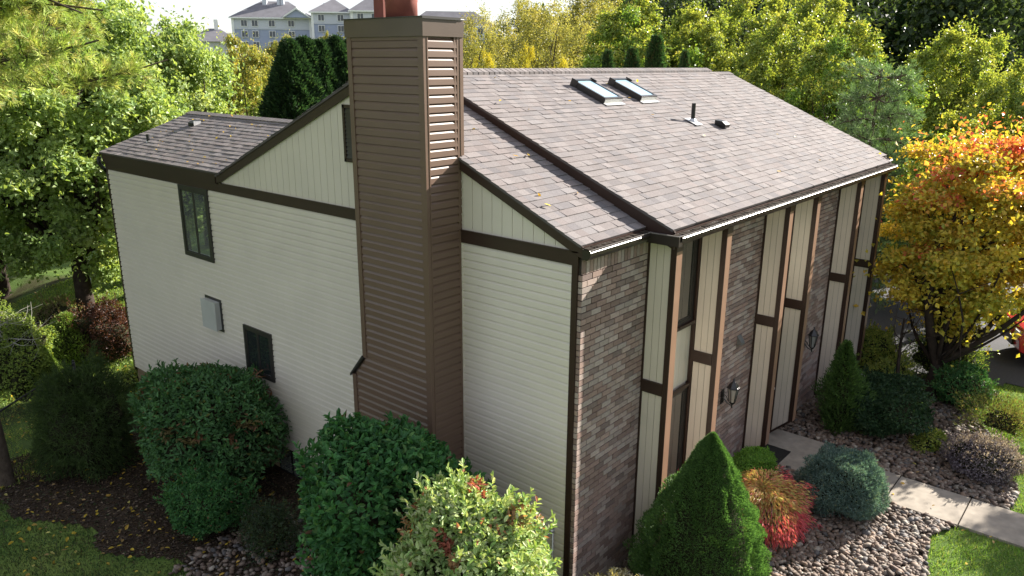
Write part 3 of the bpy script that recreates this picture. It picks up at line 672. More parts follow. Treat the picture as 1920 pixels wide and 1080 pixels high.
# --- colours (albedo, weight)
DG = [(.048, .14, .042, 3), (.062, .17, .05, 3), (.036, .11, .038, 2), (.1, .2, .06, 1), (.14, .07, .04, .12)]
RHO = [(.065, .15, .055, 3), (.085, .185, .065, 3), (.05, .12, .045, 2), (.16, .09, .05, .12), (.12, .13, .04, .3)]
LIT = [(.3, .4, .15, 4), (.38, .46, .21, 3), (.19, .3, .1, 3), (.46, .5, .3, 1.4), (.4, .17, .11, .18)]
PALE = [(.4, .38, .3, 3), (.3, .27, .16, 3), (.22, .2, .1, 2), (.5, .48, .4, 1.5), (.14, .13, .06, 1)]
CONE = [(.09, .175, .05, 4), (.125, .225, .06, 3), (.065, .125, .04, 3)]
BOXW = [(.13, .28, .04, 4), (.18, .34, .06, 3), (.08, .19, .03, 2)]
BLUE = [(.12, .185, .17, 4), (.16, .235, .22, 3), (.075, .125, .115, 3), (.19, .22, .15, .6)]
LACE = [(.55, .44, .18, 4), (.56, .32, .18, 2.5), (.45, .44, .18, 3), (.55, .2, .19, 1.4)]
PINK = (.6, .14, .17)
MAPO = [(.55, .43, .06, 4), (.45, .4, .06, 3), (.6, .36, .07, 1.4), (.34, .36, .06, 2.4), (.2, .26, .05, 1.2)]
MAPR = [(.55, .14, .07, 3), (.6, .26, .07, 2), (.5, .09, .08, 2)]
GM = [(.16, .27, .05, 4), (.21, .33, .06, 3), (.1, .19, .04, 2.5), (.28, .36, .08, 1)]
YG = [(.26, .33, .065, 4), (.33, .37, .08, 3), (.15, .23, .05, 3), (.37, .37, .1, 1.2), (.1, .15, .04, 1.2)]
OLV = [(.26, .27, .08, 4), (.33, .33, .12, 3), (.17, .19, .06, 2.5), (.38, .33, .12, 1)]
YEL = [(.42, .37, .04, 4), (.35, .34, .05, 3), (.25, .27, .05, 2)]
LFT = [(.25, .35, .11, 4), (.32, .42, .16, 3), (.16, .25, .08, 2.5), (.42, .48, .24, 1.2)]
DRK = [(.035, .06, .025, 4), (.05, .08, .03, 3), (.025, .045, .02, 3), (.09, .1, .04, .6)]
ARB = [(.04, .085, .03, 4), (.055, .105, .035, 3), (.03, .06, .025, 3)]
ARBL = [(.2, .28, .06, 4), (.26, .33, .08, 3), (.13, .2, .05, 2)]
GOLD = [(.33, .32, .08, 4), (.28, .31, .08, 3), (.4, .33, .09, 1.5), (.16, .21, .06, 2.5)]
def g(x, y, dz=0): return (x, y, H(x, y)+dz)
# --- shrubs round the house
bush('rounded_shrub', 'large rounded dark green shrub with rusty leaves below the small side window', 'shrub', g(-1.22, 7.6), 1.22, 1.5, 2.35, 12500, .105, .044, RHO, zc=.58, flat=.74, shoots=130, amp=.17, m=LEAFG, patches=[((.2, .11, .06), 9, .006), ((.15, .12, .05), 7, .01)])
bush('dense_shrub', 'big dense dark green shrub against the foot of the chimney', 'shrub', g(-1.72, 1.66), 1.2, 1.32, 2.92, 13000, .105, .052, DG, zc=.55, shoots=80, amp=.14, m=LEAFG)
bush('sunlit_shrub', 'bright pale green shrub with red leaf clusters, its right half in sun', 'shrub', g(-2.18, -.2), .98, 1.0, 2.84, 14500, .085, .042, LIT, zc=.55, shoots=120, amp=.14, m=LEAFG, patches=[((.36, .12, .08), 8, .006), ((.34, .2, .1), 9, .008)], shl=.2)
bush('variegated_shrub', 'low shrub with pale cream tipped leaves at the bottom edge before the brick corner', 'shrub', g(-.75, -1.25), .8, .6, 1.32, 7000, .07, .022, PALE, zc=.5, shoots=120, amp=.12, shl=.1)
bush('small_shrub', 'small dark green shrub in front of the large rounded shrub', 'shrub', g(-2.1, 6.0), .6, .62, 1.25, 9000, .06, .026, DG, zc=.55, shoots=60, amp=.2, m=LEAFG)
bush('sparse_shrub', 'low sparse dark shrub in the pebbles left of the chimney shrub', 'shrub', g(-1.75, 4.7), .45, .5, .8, 4200, .05, .014, DRK+[(.06, .1, .06, 3)], zc=.5, shoots=60, amp=.25, depth=.5, core=.55)
bush('boxwood', 'small bright green clipped boxwood behind the red lace maple', 'shrub', g(4.6, -.72), .46, .42, .8, 9000, .04, .02, BOXW, zc=.5, shoots=50, amp=.08, shl=.05)
bush('globe_spruce', 'round blue-green globe spruce beside the concrete walk', 'shrub', g(5.0, -2.12), .73, .73, 1.1, 26000, .06, .013, BLUE, oval=False, zc=.48, shoots=260, amp=.13, k=14, out=.9, shl=.06, m=NEED)
bush('holly', 'wide dark glossy holly under the orange maple', 'shrub', g(8.85, -1.75), 1.25, .85, .98, 12000, .07, .036, [(.022, .05, .022, 4), (.03, .065, .028, 3), (.05, .085, .035, 1)], zc=.5, shoots=70, amp=.22, m=LEAFG)
bush('holly', 'small dark holly on the right side of the maple trunk', 'shrub', g(11.1, -2.75), .6, .6, .95, 5000, .055, .03, DG+[(.09, .15, .05, 2)], zc=.5, shoots=30, amp=.14, m=LEAFG)
bush('loose_shrub', 'loose feathery green-brown shrub on the lawn at the right', 'shrub', g(9.9, -3.75), .62, .75, .85, 4200, .06, .014, [(.1, .14, .04, 3), (.16, .17, .06, 2), (.13, .09, .05, 1.4)], zc=.45, shoots=110, amp=.3, depth=.6, out=1.2, upb=.8, shl=.2, core=.4)
bush('barberry', 'low purple-grey barberry at the right edge of the pebble bed', 'shrub', g(8.05, -3.75), .62, .68, .72, 8000, .04, .018, [(.17, .145, .18, 4), (.27, .24, .29, 3), (.09, .07, .09, 3)], zc=.42, shoots=110, amp=.14, shl=.1)
bush('ground_cover_plant', 'low bright green plant between the holly and the barberry', 'plant', g(8.6, -2.75), .42, .3, .28, 1800, .05, .022, YG, zc=.4, shoots=20, amp=.2, shl=.06)
bush('leafy_plant', 'yellow-green leafy plant behind the holly near the driveway', 'plant', g(11.0, -1.25), .5, .42, .75, 3000, .06, .03, YG+[(.3, .34, .12, 2)], zc=.5, shoots=50, amp=.25, shl=.16)
bush('leafy_shrub', 'sunlit green leafy shrub beside the drive, behind the bare sapling', 'shrub', g(11.75, -.65), .6, .55, 1.15, 4500, .07, .03, YG, zc=.5, shoots=60, amp=.28, depth=.4)
bush('leafy_shrub', 'feathery green shrub right behind the orange maple trunk', 'shrub', g(12.5, -2.1), .65, .7, 1.3, 6000, .09, .02, ARBL+ARB, oval=False, zc=.5, shoots=80, amp=.28, depth=.4, out=1)
bush('yew', 'dark shaggy yew at the left beside the lit lawn', 'shrub', g(-2.35, 10.3), .85, .95, 1.95, 16000, .12, .016, [(.055, .09, .028, 4), (.075, .115, .035, 3), (.04, .06, .022, 3)], oval=False, zc=.42, shoots=220, amp=.3, out=1.1, upb=-.1, shl=.2, m=NEED)
bush('barberry', 'dark red-brown barberry behind the left house corner', 'shrub', g(.85, 16.7), .8, .8, 1.55, 6500, .06, .03, [(.07, .03, .022, 4), (.11, .045, .035, 3), (.045, .025, .02, 3)], zc=.5, shoots=60, amp=.2)
bush('leafy_shrub', 'tan and green twiggy shrub below the left maple', 'shrub', g(.2, 18.7), .75, .75, 1.7, 5000, .06, .028, [(.2, .15, .1, 4), (.15, .2, .06, 3), (.26, .2, .13, 2)], zc=.5, shoots=60, amp=.28, depth=.5)
bush('weeping_shrub', 'yellow-green shrub with bare grey twigs at the far left edge', 'shrub', g(-1.9, 15.2), .8, .8, 2.3, 8000, .07, .03, ARBL, zc=.55, shoots=50, amp=.25)
bush('ground_cover_plant', 'patch of green leafy ground cover by the left house corner', 'plant', g(.45, 14.4), .8, .55, .4, 2600, .06, .035, YG+LFT, zc=.4, shoots=20, amp=.25, shl=.06)
cone = lambda t: (1-np.minimum(t, 1)**1.6)**.9*np.minimum(1, .86+t*1.2)
spindle('dwarf_spruce', 'dense green cone-shaped dwarf spruce in front of the brick wall', 'conifer', g(1.46, -1.3), .98, 2.55, 80000, .04, .016, CONE, prof=cone, amp=.09, k=10, depth=.16, fine=1.9, core=.7)
spindle('arborvitae', 'slim dark green upright conifer against the last fins', 'conifer', g(8.05, -1.05), .36, 1.95, 9000, .09, .026, [(.07, .13, .035, 4), (.1, .18, .045, 3), (.05, .09, .03, 2)], amp=.32, depth=.6, core=.4, fine=1.6, prof=lambda t: np.minimum(1, (1-t)*1.9)**.8*np.minimum(1, .6+t*3))
arb0 = spindle('arborvitae', 'small yellow-green conifer below the left maple trunk', 'conifer', g(-.1, 17.1), .62, 1.6, 9000, .09, .03, ARBL, amp=.16, group='small conifers on the left', prof=lambda t: np.minimum(1, (1-t)*2.2)**.6)
dup(arb0, g(-1.45, 15.0), 1.2, (.55, .55, .95), 'narrow yellow-green conifer beside the weeping shrub', 'small conifers on the left')
# bare twigs over the far left shrub
s = MB()
for _ in range(46):
    a = rng.uniform(0, 6.28); e = rng.uniform(.2, 1.1); l = rng.uniform(.5, 1.2); b = np.array([-2.0, 15.1, H(-2, 15)+1.9])+rng.normal(size=3)*.15
    p = limb(s, b, b+l*np.array([math.cos(a)*math.cos(e), math.sin(a)*math.cos(e), math.sin(e)*.7]),   .009, .003, .3, 5, 4)
    limb(s, p[2], p[2]+rng.normal(size=3)*.3, .005, .002, .2, 3, 4)
tw = s.build('bare_twigs', mat('grey_twig', (.36, .34, .3), .9, .1), None, True); tag(tw, 'tangle of bare pale grey twigs above the yellow-green shrub at far left', 'branches')
# lace-leaf maple
t = thing('lace_leaf_maple', 'low red and orange lace-leaf maple arching over the pebbles', 'shrub', g(3.82, -1.2)); n = 13000
fa, fb = lumps(24, 9, .4), lumps(90, 50, .3); f = lambda q_: fa(q_)+fb(q_)-1; u = rdir(n); u[:, 2] = np.abs(u[:, 2]); q = 1-.35*rng.random(n)
P = u*np.array([.85, .72, .8])*(f(u)*q)[:, None]; P[:, 2] += .08-.12*(P[:, 0]**2+P[:, 1]**2); P[:, 2] = np.maximum(P[:, 2], .05)
o = unit(P*np.array([1, 1, .2])); ax = unit(o-np.array([0, 0, .55])+rdir(n)*.45); edge = np.hypot(P[:, 0], P[:, 1])+rng.normal(size=n)*.12
cols = pick(LACE, n, .15); d6 = rdir(7); d6[:, 2] = np.abs(d6[:, 2])*.4; hot = (edge > .68) | ((u@unit(d6).T).max(1) > .962); cols[hot] = np.array(PINK)*(1+rng.normal(size=(hot.sum(), 1))*.25).clip(.5, 1.6)
V, F, Cc = leaves(P, ax, unit(rdir(n)+np.array([0, 0, 1])), .085*rng.uniform(.6, 1.4, n), .017, cols); mesh_np('foliage', V, F, Cc, LEAF, t)
s = MB()
for _ in range(14):
    a = rng.uniform(0, 6.28); r = rng.uniform(.4, .75); limb(s, (0, 0, 0), (math.cos(a)*r, math.sin(a)*r, rng.uniform(.25, .6)), .022, .006, .35)
s.build('stems', DBARK, t, True)
bush('lace_leaf_maple', 'sprig of pink lace-leaf maple between the first fins and the dwarf spruce', 'shrub', g(2.75, -.62), .3, .25, 1.15, 900, .07, .014, [(*PINK, 3), (.4, .08, .08, 2)], oval=False, zc=.6, shoots=24, amp=.3, depth=.6, core=.3)
# --- orange maple by the drive
tree('orange_maple', 'orange, red and gold maple beside the driveway at the right end of the house', 'tree', g(11.0, -2.1), 6.4, 3.75, 2.6, 2.1, 2.4, 150, .5, 56000, .1, .085, MAPO, trunk=.15, fork=.12, lean=(1.75, -.15), nlimb=46, bark=DBARK, lightpal=(MAPR, .75), shell=.3, clumpflat=.4)
tree('orange_maple', 'second golden maple standing beyond the right edge of the view', 'tree', g(15.0, -8.4), 7.0, 4.7, 1.7, 1.7, 1.8, 34, .4, 7000, .1, .085, MAPO, trunk=.15, fork=.3, nlimb=24, bark=DBARK, shell=.35, clumpflat=.55)
s = MB(); b = g(10.6, -1.55); limb(s, b, (b[0]+.1, b[1]+.1, b[2]+1.9), .05, .02, .1, 6, 6)
for _ in range(7): limb(s, (b[0]+.08, b[1]+.08, b[2]+rng.uniform(1, 1.8)), (b[0]+rng.uniform(-.5, .5), b[1]+rng.uniform(-.5, .5), b[2]+rng.uniform(1.7, 2.3)), .015, .005, .3, 4, 4)
tag(s.build('sapling', DBARK, None, True), 'thin bare-stemmed sapling just left of the maple trunk', 'tree')
# --- big trees on the left
mapleL = tree('green_maple', 'large light green maple filling the left edge behind the yew', 'tree', g(1.0, 18.6), 10.6, 6.0, 3.3, 3.1, 3.9, 260, .48, 95000, .13, .11, LFT, trunk=.24, fork=.25, nlimb=40, shell=.35, clumpflat=.7, bark=DBARK)
dup(mapleL, g(4.6, 20.6), 2.1, (.88, .88, .98), 'green maple just left of the low wing roof')
dup(mapleL, g(-2.3, 21.5), 4.0, (1.05, 1.05, 1.05), 'green maple at the far left behind the first one')
dup(mapleL, g(-8.5, 27), 3.0, (1, 1, 1), 'green maple standing out of view left of the others, mirrored in the tall side window')
dup(mapleL, g(-13, 33), 1.0, (1.3, 1.3, 1.1), 'farther green maple out of view on the left, mirrored in the side windows')
dup(mapleL, g(1.6, 28.5), 5.0, (1.25, 1.25, 1.1), 'tall green maple in the rear garden behind the left maples')
# --- pine (trunk at the left edge, limbs across the top left corner)
def pine(name, label, loc, Hh, tiers, nl, tuft, pal, r, z0=.45, rot=0, reach=3.6, bark=None, group=None, droop=.1, dense=1):
    t = thing(name, label, 'tree', loc, rot, None); s = MB(); limb(s, (0, 0, -.3), (0, 0, Hh), r, r*.2, .01, 8, 9); C_, D_ = [], []
    for i in range(tiers):
        zt = Hh*(z0+(1-z0)*(i+.5)/tiers); ln = reach*(1-((i+.5)/tiers)**1.6*.7)
        for j in range(nl):
            a = 2*math.pi*(j+rng.random()*.7)/nl+i*1.3; e = rng.uniform(-droop, .3); L_ = ln*rng.uniform(.75, 1.15); b = np.array([math.cos(a)*math.cos(e), math.sin(a)*math.cos(e), math.sin(e)])
            pts = limb(s, (0, 0, zt), np.array([0, 0, zt])+b*L_, r*.25, .012, .12, 7, 5)
            for k in range(int(L_*6*dense)):
                x = rng.uniform(.25, 1); q0 = np.array(pts[int(x*5)])*(1-(x*5 % 1))+np.array(pts[min(int(x*5)+1, 6)])*(x*5 % 1)
                d = unit((b*.8+rdir(1)[0]*.9+np.array([0, 0, .15]))[None])[0]; l = rng.uniform(.25, .8)*(1.15-x*.5); limb(s, q0, q0+d*l, .012, .004, .1, 3, 4)
                for y in np.linspace(.35, 1, 5): C_.append(q0+d*l*y+rng.normal(size=3)*.03); D_.append(d)
    s.build('trunk', bark or BARK, t, True)
    Cn = np.array(C_); Dn = np.array(D_); n = len(Cn)*tuft; P = np.repeat(Cn, tuft, 0)+rng.normal(size=(n, 3))*.012; ax = unit(np.repeat(Dn, tuft, 0)*.9+rdir(n)*.85+np.array([0, 0, .15]))
    tc = np.repeat(pick(pal, len(Cn), .15), tuft, 0)*(1+rng.normal(size=(n, 1))*.12).clip(.6, 1.5)
    V, F, Cc = leaves(P, ax, rdir(n), .15*rng.uniform(.7, 1.2, n), .011, tc, False, .1); mesh_np('crown', V, F, Cc, NEED, t); return t
PIN = [(.46, .5, .15, 4), (.38, .45, .14, 3), (.52, .48, .17, 2), (.28, .38, .11, 2), (.5, .42, .16, .5)]
pine('pine_tree', 'yellow-green long-needled pine, trunk at the left edge, limbs across the upper left corner', g(-3.75, 10.75), 13.5, 12, 7, 15, PIN, .2, z0=.57, reach=4.1, droop=.1, dense=3.4)
pine('pine_tree', 'soft grey-green pine behind the right end of the roof', g(17.4, 1.6), 7.3, 11, 7, 10, [(.16, .24, .12, 4), (.2, .29, .14, 3), (.12, .18, .09, 2)], .12, z0=.1, reach=2.5, dense=2.2)
# --- background trees
def bgpos(u, D):
    az = YAW-math.atan((u-960)/1449.55*.96); return CAMP.x+D*math.cos(az), CAMP.y+D*math.sin(az)
def ztop(v, D): return CAMP.z+(117-v)/1449.55*D*1.04
protos = {}
def mk(kind):
    if kind in protos: return protos[kind]
    cfg = dict(
      bright=dict(pal=YG, n=60000, nclump=260, cr=.34, shell=.35, W=.1, L=.12, nlimb=30, clumpflat=.9),
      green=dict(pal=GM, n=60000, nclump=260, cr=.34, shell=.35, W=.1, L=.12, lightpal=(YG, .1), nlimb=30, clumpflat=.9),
      olive=dict(pal=OLV, n=34000, nclump=260, cr=.36, shell=.2, W=.06, L=.11, nlimb=40, clumpflat=1.1),
      yellow=dict(pal=YEL, n=24000, nclump=130, cr=.36, shell=.4, W=.08, L=.1),
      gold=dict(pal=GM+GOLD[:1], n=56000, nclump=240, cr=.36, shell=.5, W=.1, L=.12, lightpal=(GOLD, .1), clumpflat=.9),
      dark=dict(pal=DRK, n=30000, nclump=120, cr=.5, shell=.4, W=.13, L=.15))[kind]
    protos[kind] = cfg; return cfg
made = {}
def bgtree(kind, label, u, v, D, wpx, group=None, low=.22):
    x, y = bgpos(u, D); z0 = H(x, y); hh = ztop(v, D)-z0; wr = wpx/1449.55*D/2*1.02
    if kind not in made:
        # prototype of height 10, crown radius 2.8
        c = mk(kind); o = tree(kind+'_tree' if kind != 'olive' else 'loose_tree', label, 'tree', (x, y, z0), 10, 5.6, 2.8, 2.8, 4.0, trunk=.16, fork=.22, group=group, **c); made[kind] = o; r = o
        o.scale = (wr/3.1, wr/3.1, hh/10.1); o.rotation_euler.z = rng.uniform(0, 6.28)
    else: r = dup(made[kind], (x, y, z0), rng.uniform(0, 6.28), (wr/3.1, wr/3.1, hh/10.1), label, group)
    if group: r['group'] = group
    elif 'group' in r: del r['group']
    return r
BT = [('olive', 'loose olive-green tree with open branches directly right of the chimney', 905, 6, 44, 190), ('olive', 'open-branched olive tree above the middle of the ridge', 1040, -6, 42, 220), ('olive', 'thin olive tree between the chimney and the ridge middle, farther back', 985, -25, 55, 170),
 ('olive', 'pale olive tree rising behind the open-branched one', 1110, -40, 60, 230),
 ('yellow', 'low yellow-green tree seen over the ridge next to the chimney', 905, 82, 33, 90), ('yellow', 'rounded yellow tree seen over the ridge left of centre', 978, 70, 32, 85), ('yellow', 'small bright yellow bush above the left skylight', 1045, 92, 31, 80),
 ('green', 'broad dark and light green maple above the skylights', 1195, -8, 37, 240), ('bright', 'yellow-green maple above the vent pipe', 1300, 6, 39, 200), ('bright', 'tall yellow-green maple right of the roof peak', 1395, -12, 43, 230), ('bright', 'sunny yellow-green maple behind the roof edge', 1465, 22, 34, 230), ('bright', 'yellow-green maple with pale top against the dark hillside', 1520, -8, 46, 190),
 ('green', 'full round green maple with bright top beyond the right roof slope', 1600, 40, 31, 250), ('bright', 'bright lime maple above the grey-green pine', 1800, 42, 36, 210), ('bright', 'lime maple at the right edge above the orange maple', 1905, 95, 30, 190), ('green', 'dark green maple between the pine and the right edge', 1830, 190, 24, 200),
 ('gold', 'round golden-topped tree below the apartment building', 448, 62, 40, 145), ('gold', 'distant golden tree in front of the apartment building', 528, 66, 70, 90), ('gold', 'small distant orange-yellow tree beside the long building', 612, 62, 110, 28), ('olive', 'hazy olive tree left of the golden tree', 372, 100, 48, 110), ('olive', 'pale distant tree under the sky at upper left', 320, 112, 62, 120), ('gold', 'pale golden tree just left of the chimney', 645, 82, 62, 70), ('olive', 'distant pale tree behind the tall hedge', 590, 84, 66, 90),
 ('green', 'green tree between the left maples and the golden tree', 340, 150, 34, 150),('dark', 'dark tree on the horizon at upper left', 296, 62, 90, 60)]
for kind, label, u, v, D, wpx in BT: bgtree(kind, label, u, v, D, wpx)
# tall dark arborvitae hedge trees
arbT = None
for i, (u, v, D, wp) in enumerate([(541, 88, 33, 92), (569, 84, 33.6, 84), (597, 88, 34, 88), (627, 82, 34.5, 86), (656, 86, 35, 80)]):
    x, y = bgpos(u, D); hh = ztop(v, D)-H(x, y); wr = wp/1449.55*D/2
    lab = ['tall dark columnar conifer, first of five from the left behind the gable', 'second tall dark columnar conifer of the row behind the gable', 'middle tall dark columnar conifer of the row behind the gable', 'fourth tall dark columnar conifer, next to the one by the chimney', 'tall dark columnar conifer nearest the chimney'][i]
    if arbT is None: arbT = spindle('columnar_conifer', lab, 'conifer', (x, y, H(x, y)), 1, 10, 30000, .26, .085, [(.025, .055, .025, 4), (.035, .07, .03, 3), (.02, .04, .02, 3), (.07, .11, .04, .5)], amp=.26, group='columnar conifers behind the gable', prof=lambda t: np.minimum(1, (1-t)*3.2)**.6, depth=.25); arbT.scale = (wr, wr, hh/10)
    else: dup(arbT, (x, y, H(x, y)), i*1.9, (wr, wr, hh/10), lab, 'columnar conifers behind the gable')
cT = None
for u, v, D, wp, lab in [(1137, 104, 28, 30, 'small dark conifer over the ridge above the left skylight'), (1182, 100, 28, 34, 'small dark conifer over the ridge between the skylights'), (1226, 80, 28, 40, 'tallest brownish dark conifer over the ridge'), (1281, 104, 28, 24, 'small dark conifer near the ridge end'), 
                         (1626, 14, 62, 38, 'dark pointed spruce on the hillside, left of two'), (1700, 8, 58, 60, 'larger dark pointed spruce on the hillside, right of two')]:
    x, y = bgpos(u, D); hh = ztop(v, D)-H(x, y); wr = wp*2.4/1449.55*D/2
    if cT is None: cT = spindle('pointed_conifer', lab, 'conifer', (x, y, H(x, y)), 1, 8, 22000, .24, .07, ARB+[(.08, .07, .03, 1.5)], amp=.18, prof=lambda t: (1-t)**.7, depth=.3, group='pointed conifers behind the house'); cT.scale = (wr, wr, hh/8)
    else: dup(cT, (x, y, H(x, y)), u*.7, (wr, wr, hh/8), lab, 'pointed conifers behind the house')
# wooded hillside, one mass: many crowns of single leaves
parts = []; tr = MB()
def woods(pts, pal, hmin, hmax, rr, per, L):
    for x, y in pts:
        z0 = H(x, y); hh = rng.uniform(hmin, hmax); r = rr*rng.uniform(.7, 1.25); k = 9; cen = rdir(k)*np.array([r*.6, r*.6, hh*.28]); cen += np.array([x, y, z0+hh*.62])
        ci = rng.integers(0, k, per); u = rdir(per); P = cen[ci]+u*np.array([r*.55, r*.55, hh*.17])*(rng.random(per)**.4)[:, None]
        c = pick(pal, 1, .1)*.55+pick(pal, per, .15)*.45
        parts.append(leaves(P, rdir(per), unit(u+np.array([0, 0, .8])+rdir(per)*.7), L*rng.uniform(.7, 1.3, per), L*.8, c))
def ring(n, a0, a1, d0, d1):
    a = np.radians(rng.uniform(a0, a1, n)); d = np.sqrt(rng.uniform(d0**2, d1**2, n)); return zip(CAMP.x+d*np.cos(a), CAMP.y+d*np.sin(a))
woods(ring(150, 2, 33, 52, 110), DRK, 11, 16, 3.2, 1500, .42)
woods(ring(40, 26, 46, 50, 90), OLV, 8, 11, 3, 1300, .36)
woods(ring(70, 34, 54, 95, 180), OLV+DRK, 9, 13, 4, 900, .55)
woods(ring(130, 52, 80, 60, 190), OLV+GOLD, 6.5, 8.5, 3.4, 900, .5)
woods(ring(24, 40, 56, 215, 245), OLV, 5, 7, 4, 500, .8)
V, F, Cc = merge(parts); tag(mesh_np('distant_wood', V, F, Cc, LEAF), 'distant autumn wood covering the hillsides behind the house', 'wood', kind='stuff')
# --- unseen neighbours that the window panes mirror
# ================================================================= ground stuff
def ico(sub=1):
    import bmesh
    bm = bmesh.new(); bmesh.ops.create_icosphere(bm, subdivisions=sub, radius=1); V = np.array([v.co[:] for v in bm.verts]); F = np.array([[v.index for v in f.verts] for f in bm.faces]); bm.free(); return V, F
IV, IF = ico(1)
IV2, IF2 = ico(2)
def pebbles(name, label, n, inside, box, pal, s0, s1, sub=1):
    xy = np.stack([rng.uniform(box[0], box[1], n*3), rng.uniform(box[2], box[3], n*3)], 1); xy = xy[inside(xy[:, 0], xy[:, 1])][:n]; n = len(xy)
    z = Hn(xy[:, 0], xy[:, 1]); sz = rng.uniform(s0, s1, n)*rng.choice([1, 1, 1, 1.35], n); a = rng.uniform(0, 2*np.pi, n)
    B, Fb = (IV, IF) if sub == 1 else (IV2, IF2); k = len(B)
    sc = np.stack([sz, sz*rng.uniform(.6, .85, n), sz*rng.uniform(.4, .62, n)], 1)
    d = 1+rng.normal(size=(n, k, 1))*(.06 if sub == 1 else .03); loc = B[None]*sc[:, None]*d
    tl = rng.normal(size=(n, 2))*.25; loc[..., 2] += loc[..., 0]*tl[:, :1]+loc[..., 1]*tl[:, 1:]
    ca, sa = np.cos(a)[:, None], np.sin(a)[:, None]; X_ = loc[..., 0]*ca-loc[..., 1]*sa; Y_ = loc[..., 0]*sa+loc[..., 1]*ca
    V = np.stack([X_+xy[:, :1], Y_+xy[:, 1:], loc[..., 2]+(z+sz*.22+rng.random(n)*sz*.4+.015)[:, None]], -1).reshape(-1, 3)
    F = (Fb[None]+np.arange(n)[:, None, None]*k).reshape(-1, 3); return tag(mesh_np(name, V, F, np.repeat(pick(pal, n, .2), k, 0), PEB, None, True), label, 'gravel', kind='stuff')
PEB = mat('pebble', (.3, .25, .2), .75, .3, attr=1, noise=(25, .2))
PP = [(.135, .1, .078, 4), (.175, .14, .115, 3), (.1, .07, .056, 3), (.24, .21, .175, .9), (.09, .082, .08, 1.5), (.16, .11, .08, 2)]
pebbles('river_pebbles', 'rounded brown and grey river pebbles in the front bed', 8200, lambda x, y: in_front_bed(x, y) & ((x < 5.75) & (x > .9) | (x > 5.75) & (x < 5.76)), (.6, 5.8, -4.3, -.08), PP, .037, .062)
pebbles('river_pebbles', 'rounded river pebbles between the walk and the dark holly', 7000, lambda x, y: in_front_bed(x, y) & (x > np.where(y > -1.4, 7.28, 6.9)), (6.8, 12.5, -4.6, -.08), PP, .037, .062)
pebbles('river_pebbles', 'shaded pebbles along the foot of the side wall', 2600, lambda x, y: (x > -3.0+wob(x, y)) & (y < 5.6+wob(x, y)) & (y > -1.2), (-3.2, 0, -1.2, 6.2), PP, .035, .06)
# mulch chips and fallen leaves
def litter(name, label, cat, n, inside, box, pal, L, W, zf=None, up_=.015):
    xy = np.stack([rng.uniform(box[0], box[1], n*4), rng.uniform(box[2], box[3], n*4)], 1); xy = xy[inside(xy[:, 0], xy[:, 1])][:n]; n = len(xy)
    z = (Hn(xy[:, 0], xy[:, 1]) if zf is None else zf(xy[:, 0], xy[:, 1]))+up_+rng.random(n)*.02
    V, F, Cc = leaves(np.stack([xy[:, 0], xy[:, 1], z], 1), rdir(n)*np.array([1, 1, .25]), unit(rdir(n)*.45+np.array([0, 0, 1])), L*rng.uniform(.6, 1.3, n), W*rng.uniform(.7, 1.2, n), pick(pal, n, .2), True, .15)
    return tag(mesh_np(name, V, F, Cc, LEAF), label, cat, kind='stuff')
YL_ = [(.5, .36, .04, 4), (.42, .27, .05, 3), (.3, .2, .08, 2), (.45, .4, .12, 1)]
litter('mulch_chips', 'brown mulch and dead leaves under the side shrubs', 'mulch', 22000, lambda x, y: in_left_bed(x, y), (-5.2, 0, -1.5, 12.2), [(.07, .047, .032, 4), (.11, .075, .05, 3), (.045, .032, .024, 3), (.22, .17, .12, .8), (.05, .07, .03, 1)], .06, .03)
litter('fallen_leaves', 'yellow fallen leaves on the shaded lawn and mulch', 'leaves', 800, lambda x, y: (x < 0), (-6.5, -.4, 2, 12.4), YL_, .085, .05, up_=.05)
litter('fallen_leaves', 'yellow fallen leaves on the sunlit rear lawn', 'leaves', 900, lambda x, y: (x < 6), (-4, 5, 12.6, 20), YL_, .09, .055, up_=.06)
litter('fallen_leaves', 'a few dry leaves on the pebbles and walk', 'leaves', 70, lambda x, y: (y < -.2), (1, 12, -6, -.2), YL_, .07, .045, up_=.06)
litter('fallen_leaves', 'scattered yellow leaves lying on the main roof', 'leaves', 16, lambda x, y: (x > 1.5), (1.5, 11, -.3, 3.9), YL_+[(.6, .58, .5, 3)], .075, .04, zf=lambda x, y: 5.355+.42*y+.01)
litter('fallen_leaves', 'yellow leaves on the lower roof strip beside the chimney', 'leaves', 9, lambda x, y: (x < 1.42), (.1, 1.42, -.05, 3.6), YL_, .08, .042, zf=lambda x, y: 5.16+.44*y+.012)
litter('fallen_leaves', 'pale and yellow leaves on the low wing roof', 'leaves', 36, lambda x, y: (x > -.05), (0, 2.1, 8.6, 13.2), YL_, .065, .04, zf=lambda x, y: 5.225+(WZ-5.225)/(WX+.1)*(x+.1)+.012)
# grass blades
def grass(name, label, n, inside, box, pal, hgt=.06, wd=.012):
    xy = np.stack([rng.uniform(box[0], box[1], n*3), rng.uniform(box[2], box[3], n*3)], 1); xy = xy[inside(xy[:, 0], xy[:, 1])][:n]; n = len(xy); z = Hn(xy[:, 0], xy[:, 1])
    pat = np.sin(xy[:, 0]*2.3+np.sin(xy[:, 1]*1.7)*2)*np.sin(xy[:, 1]*2.9+xy[:, 0])
    P = np.stack([xy[:, 0], xy[:, 1], z-.005], 1); ax = unit(np.array([0, 0, 1])+rng.normal(size=(n, 3))*.5); sd = unit(np.cross(ax, rdir(n)))*wd/2
    h_ = (hgt*rng.uniform(.5, 1.4, n)*(1+.25*pat))[:, None]; V = np.stack([P-sd, P+sd, P+ax*h_], 1).reshape(-1, 3); F = np.arange(n*3).reshape(-1, 3)
    return tag(mesh_np(name, V, F, np.repeat(pick(pal, n, .2)*(1+.15*pat[:, None]), 3, 0), LEAF), label, 'grass', kind='stuff')
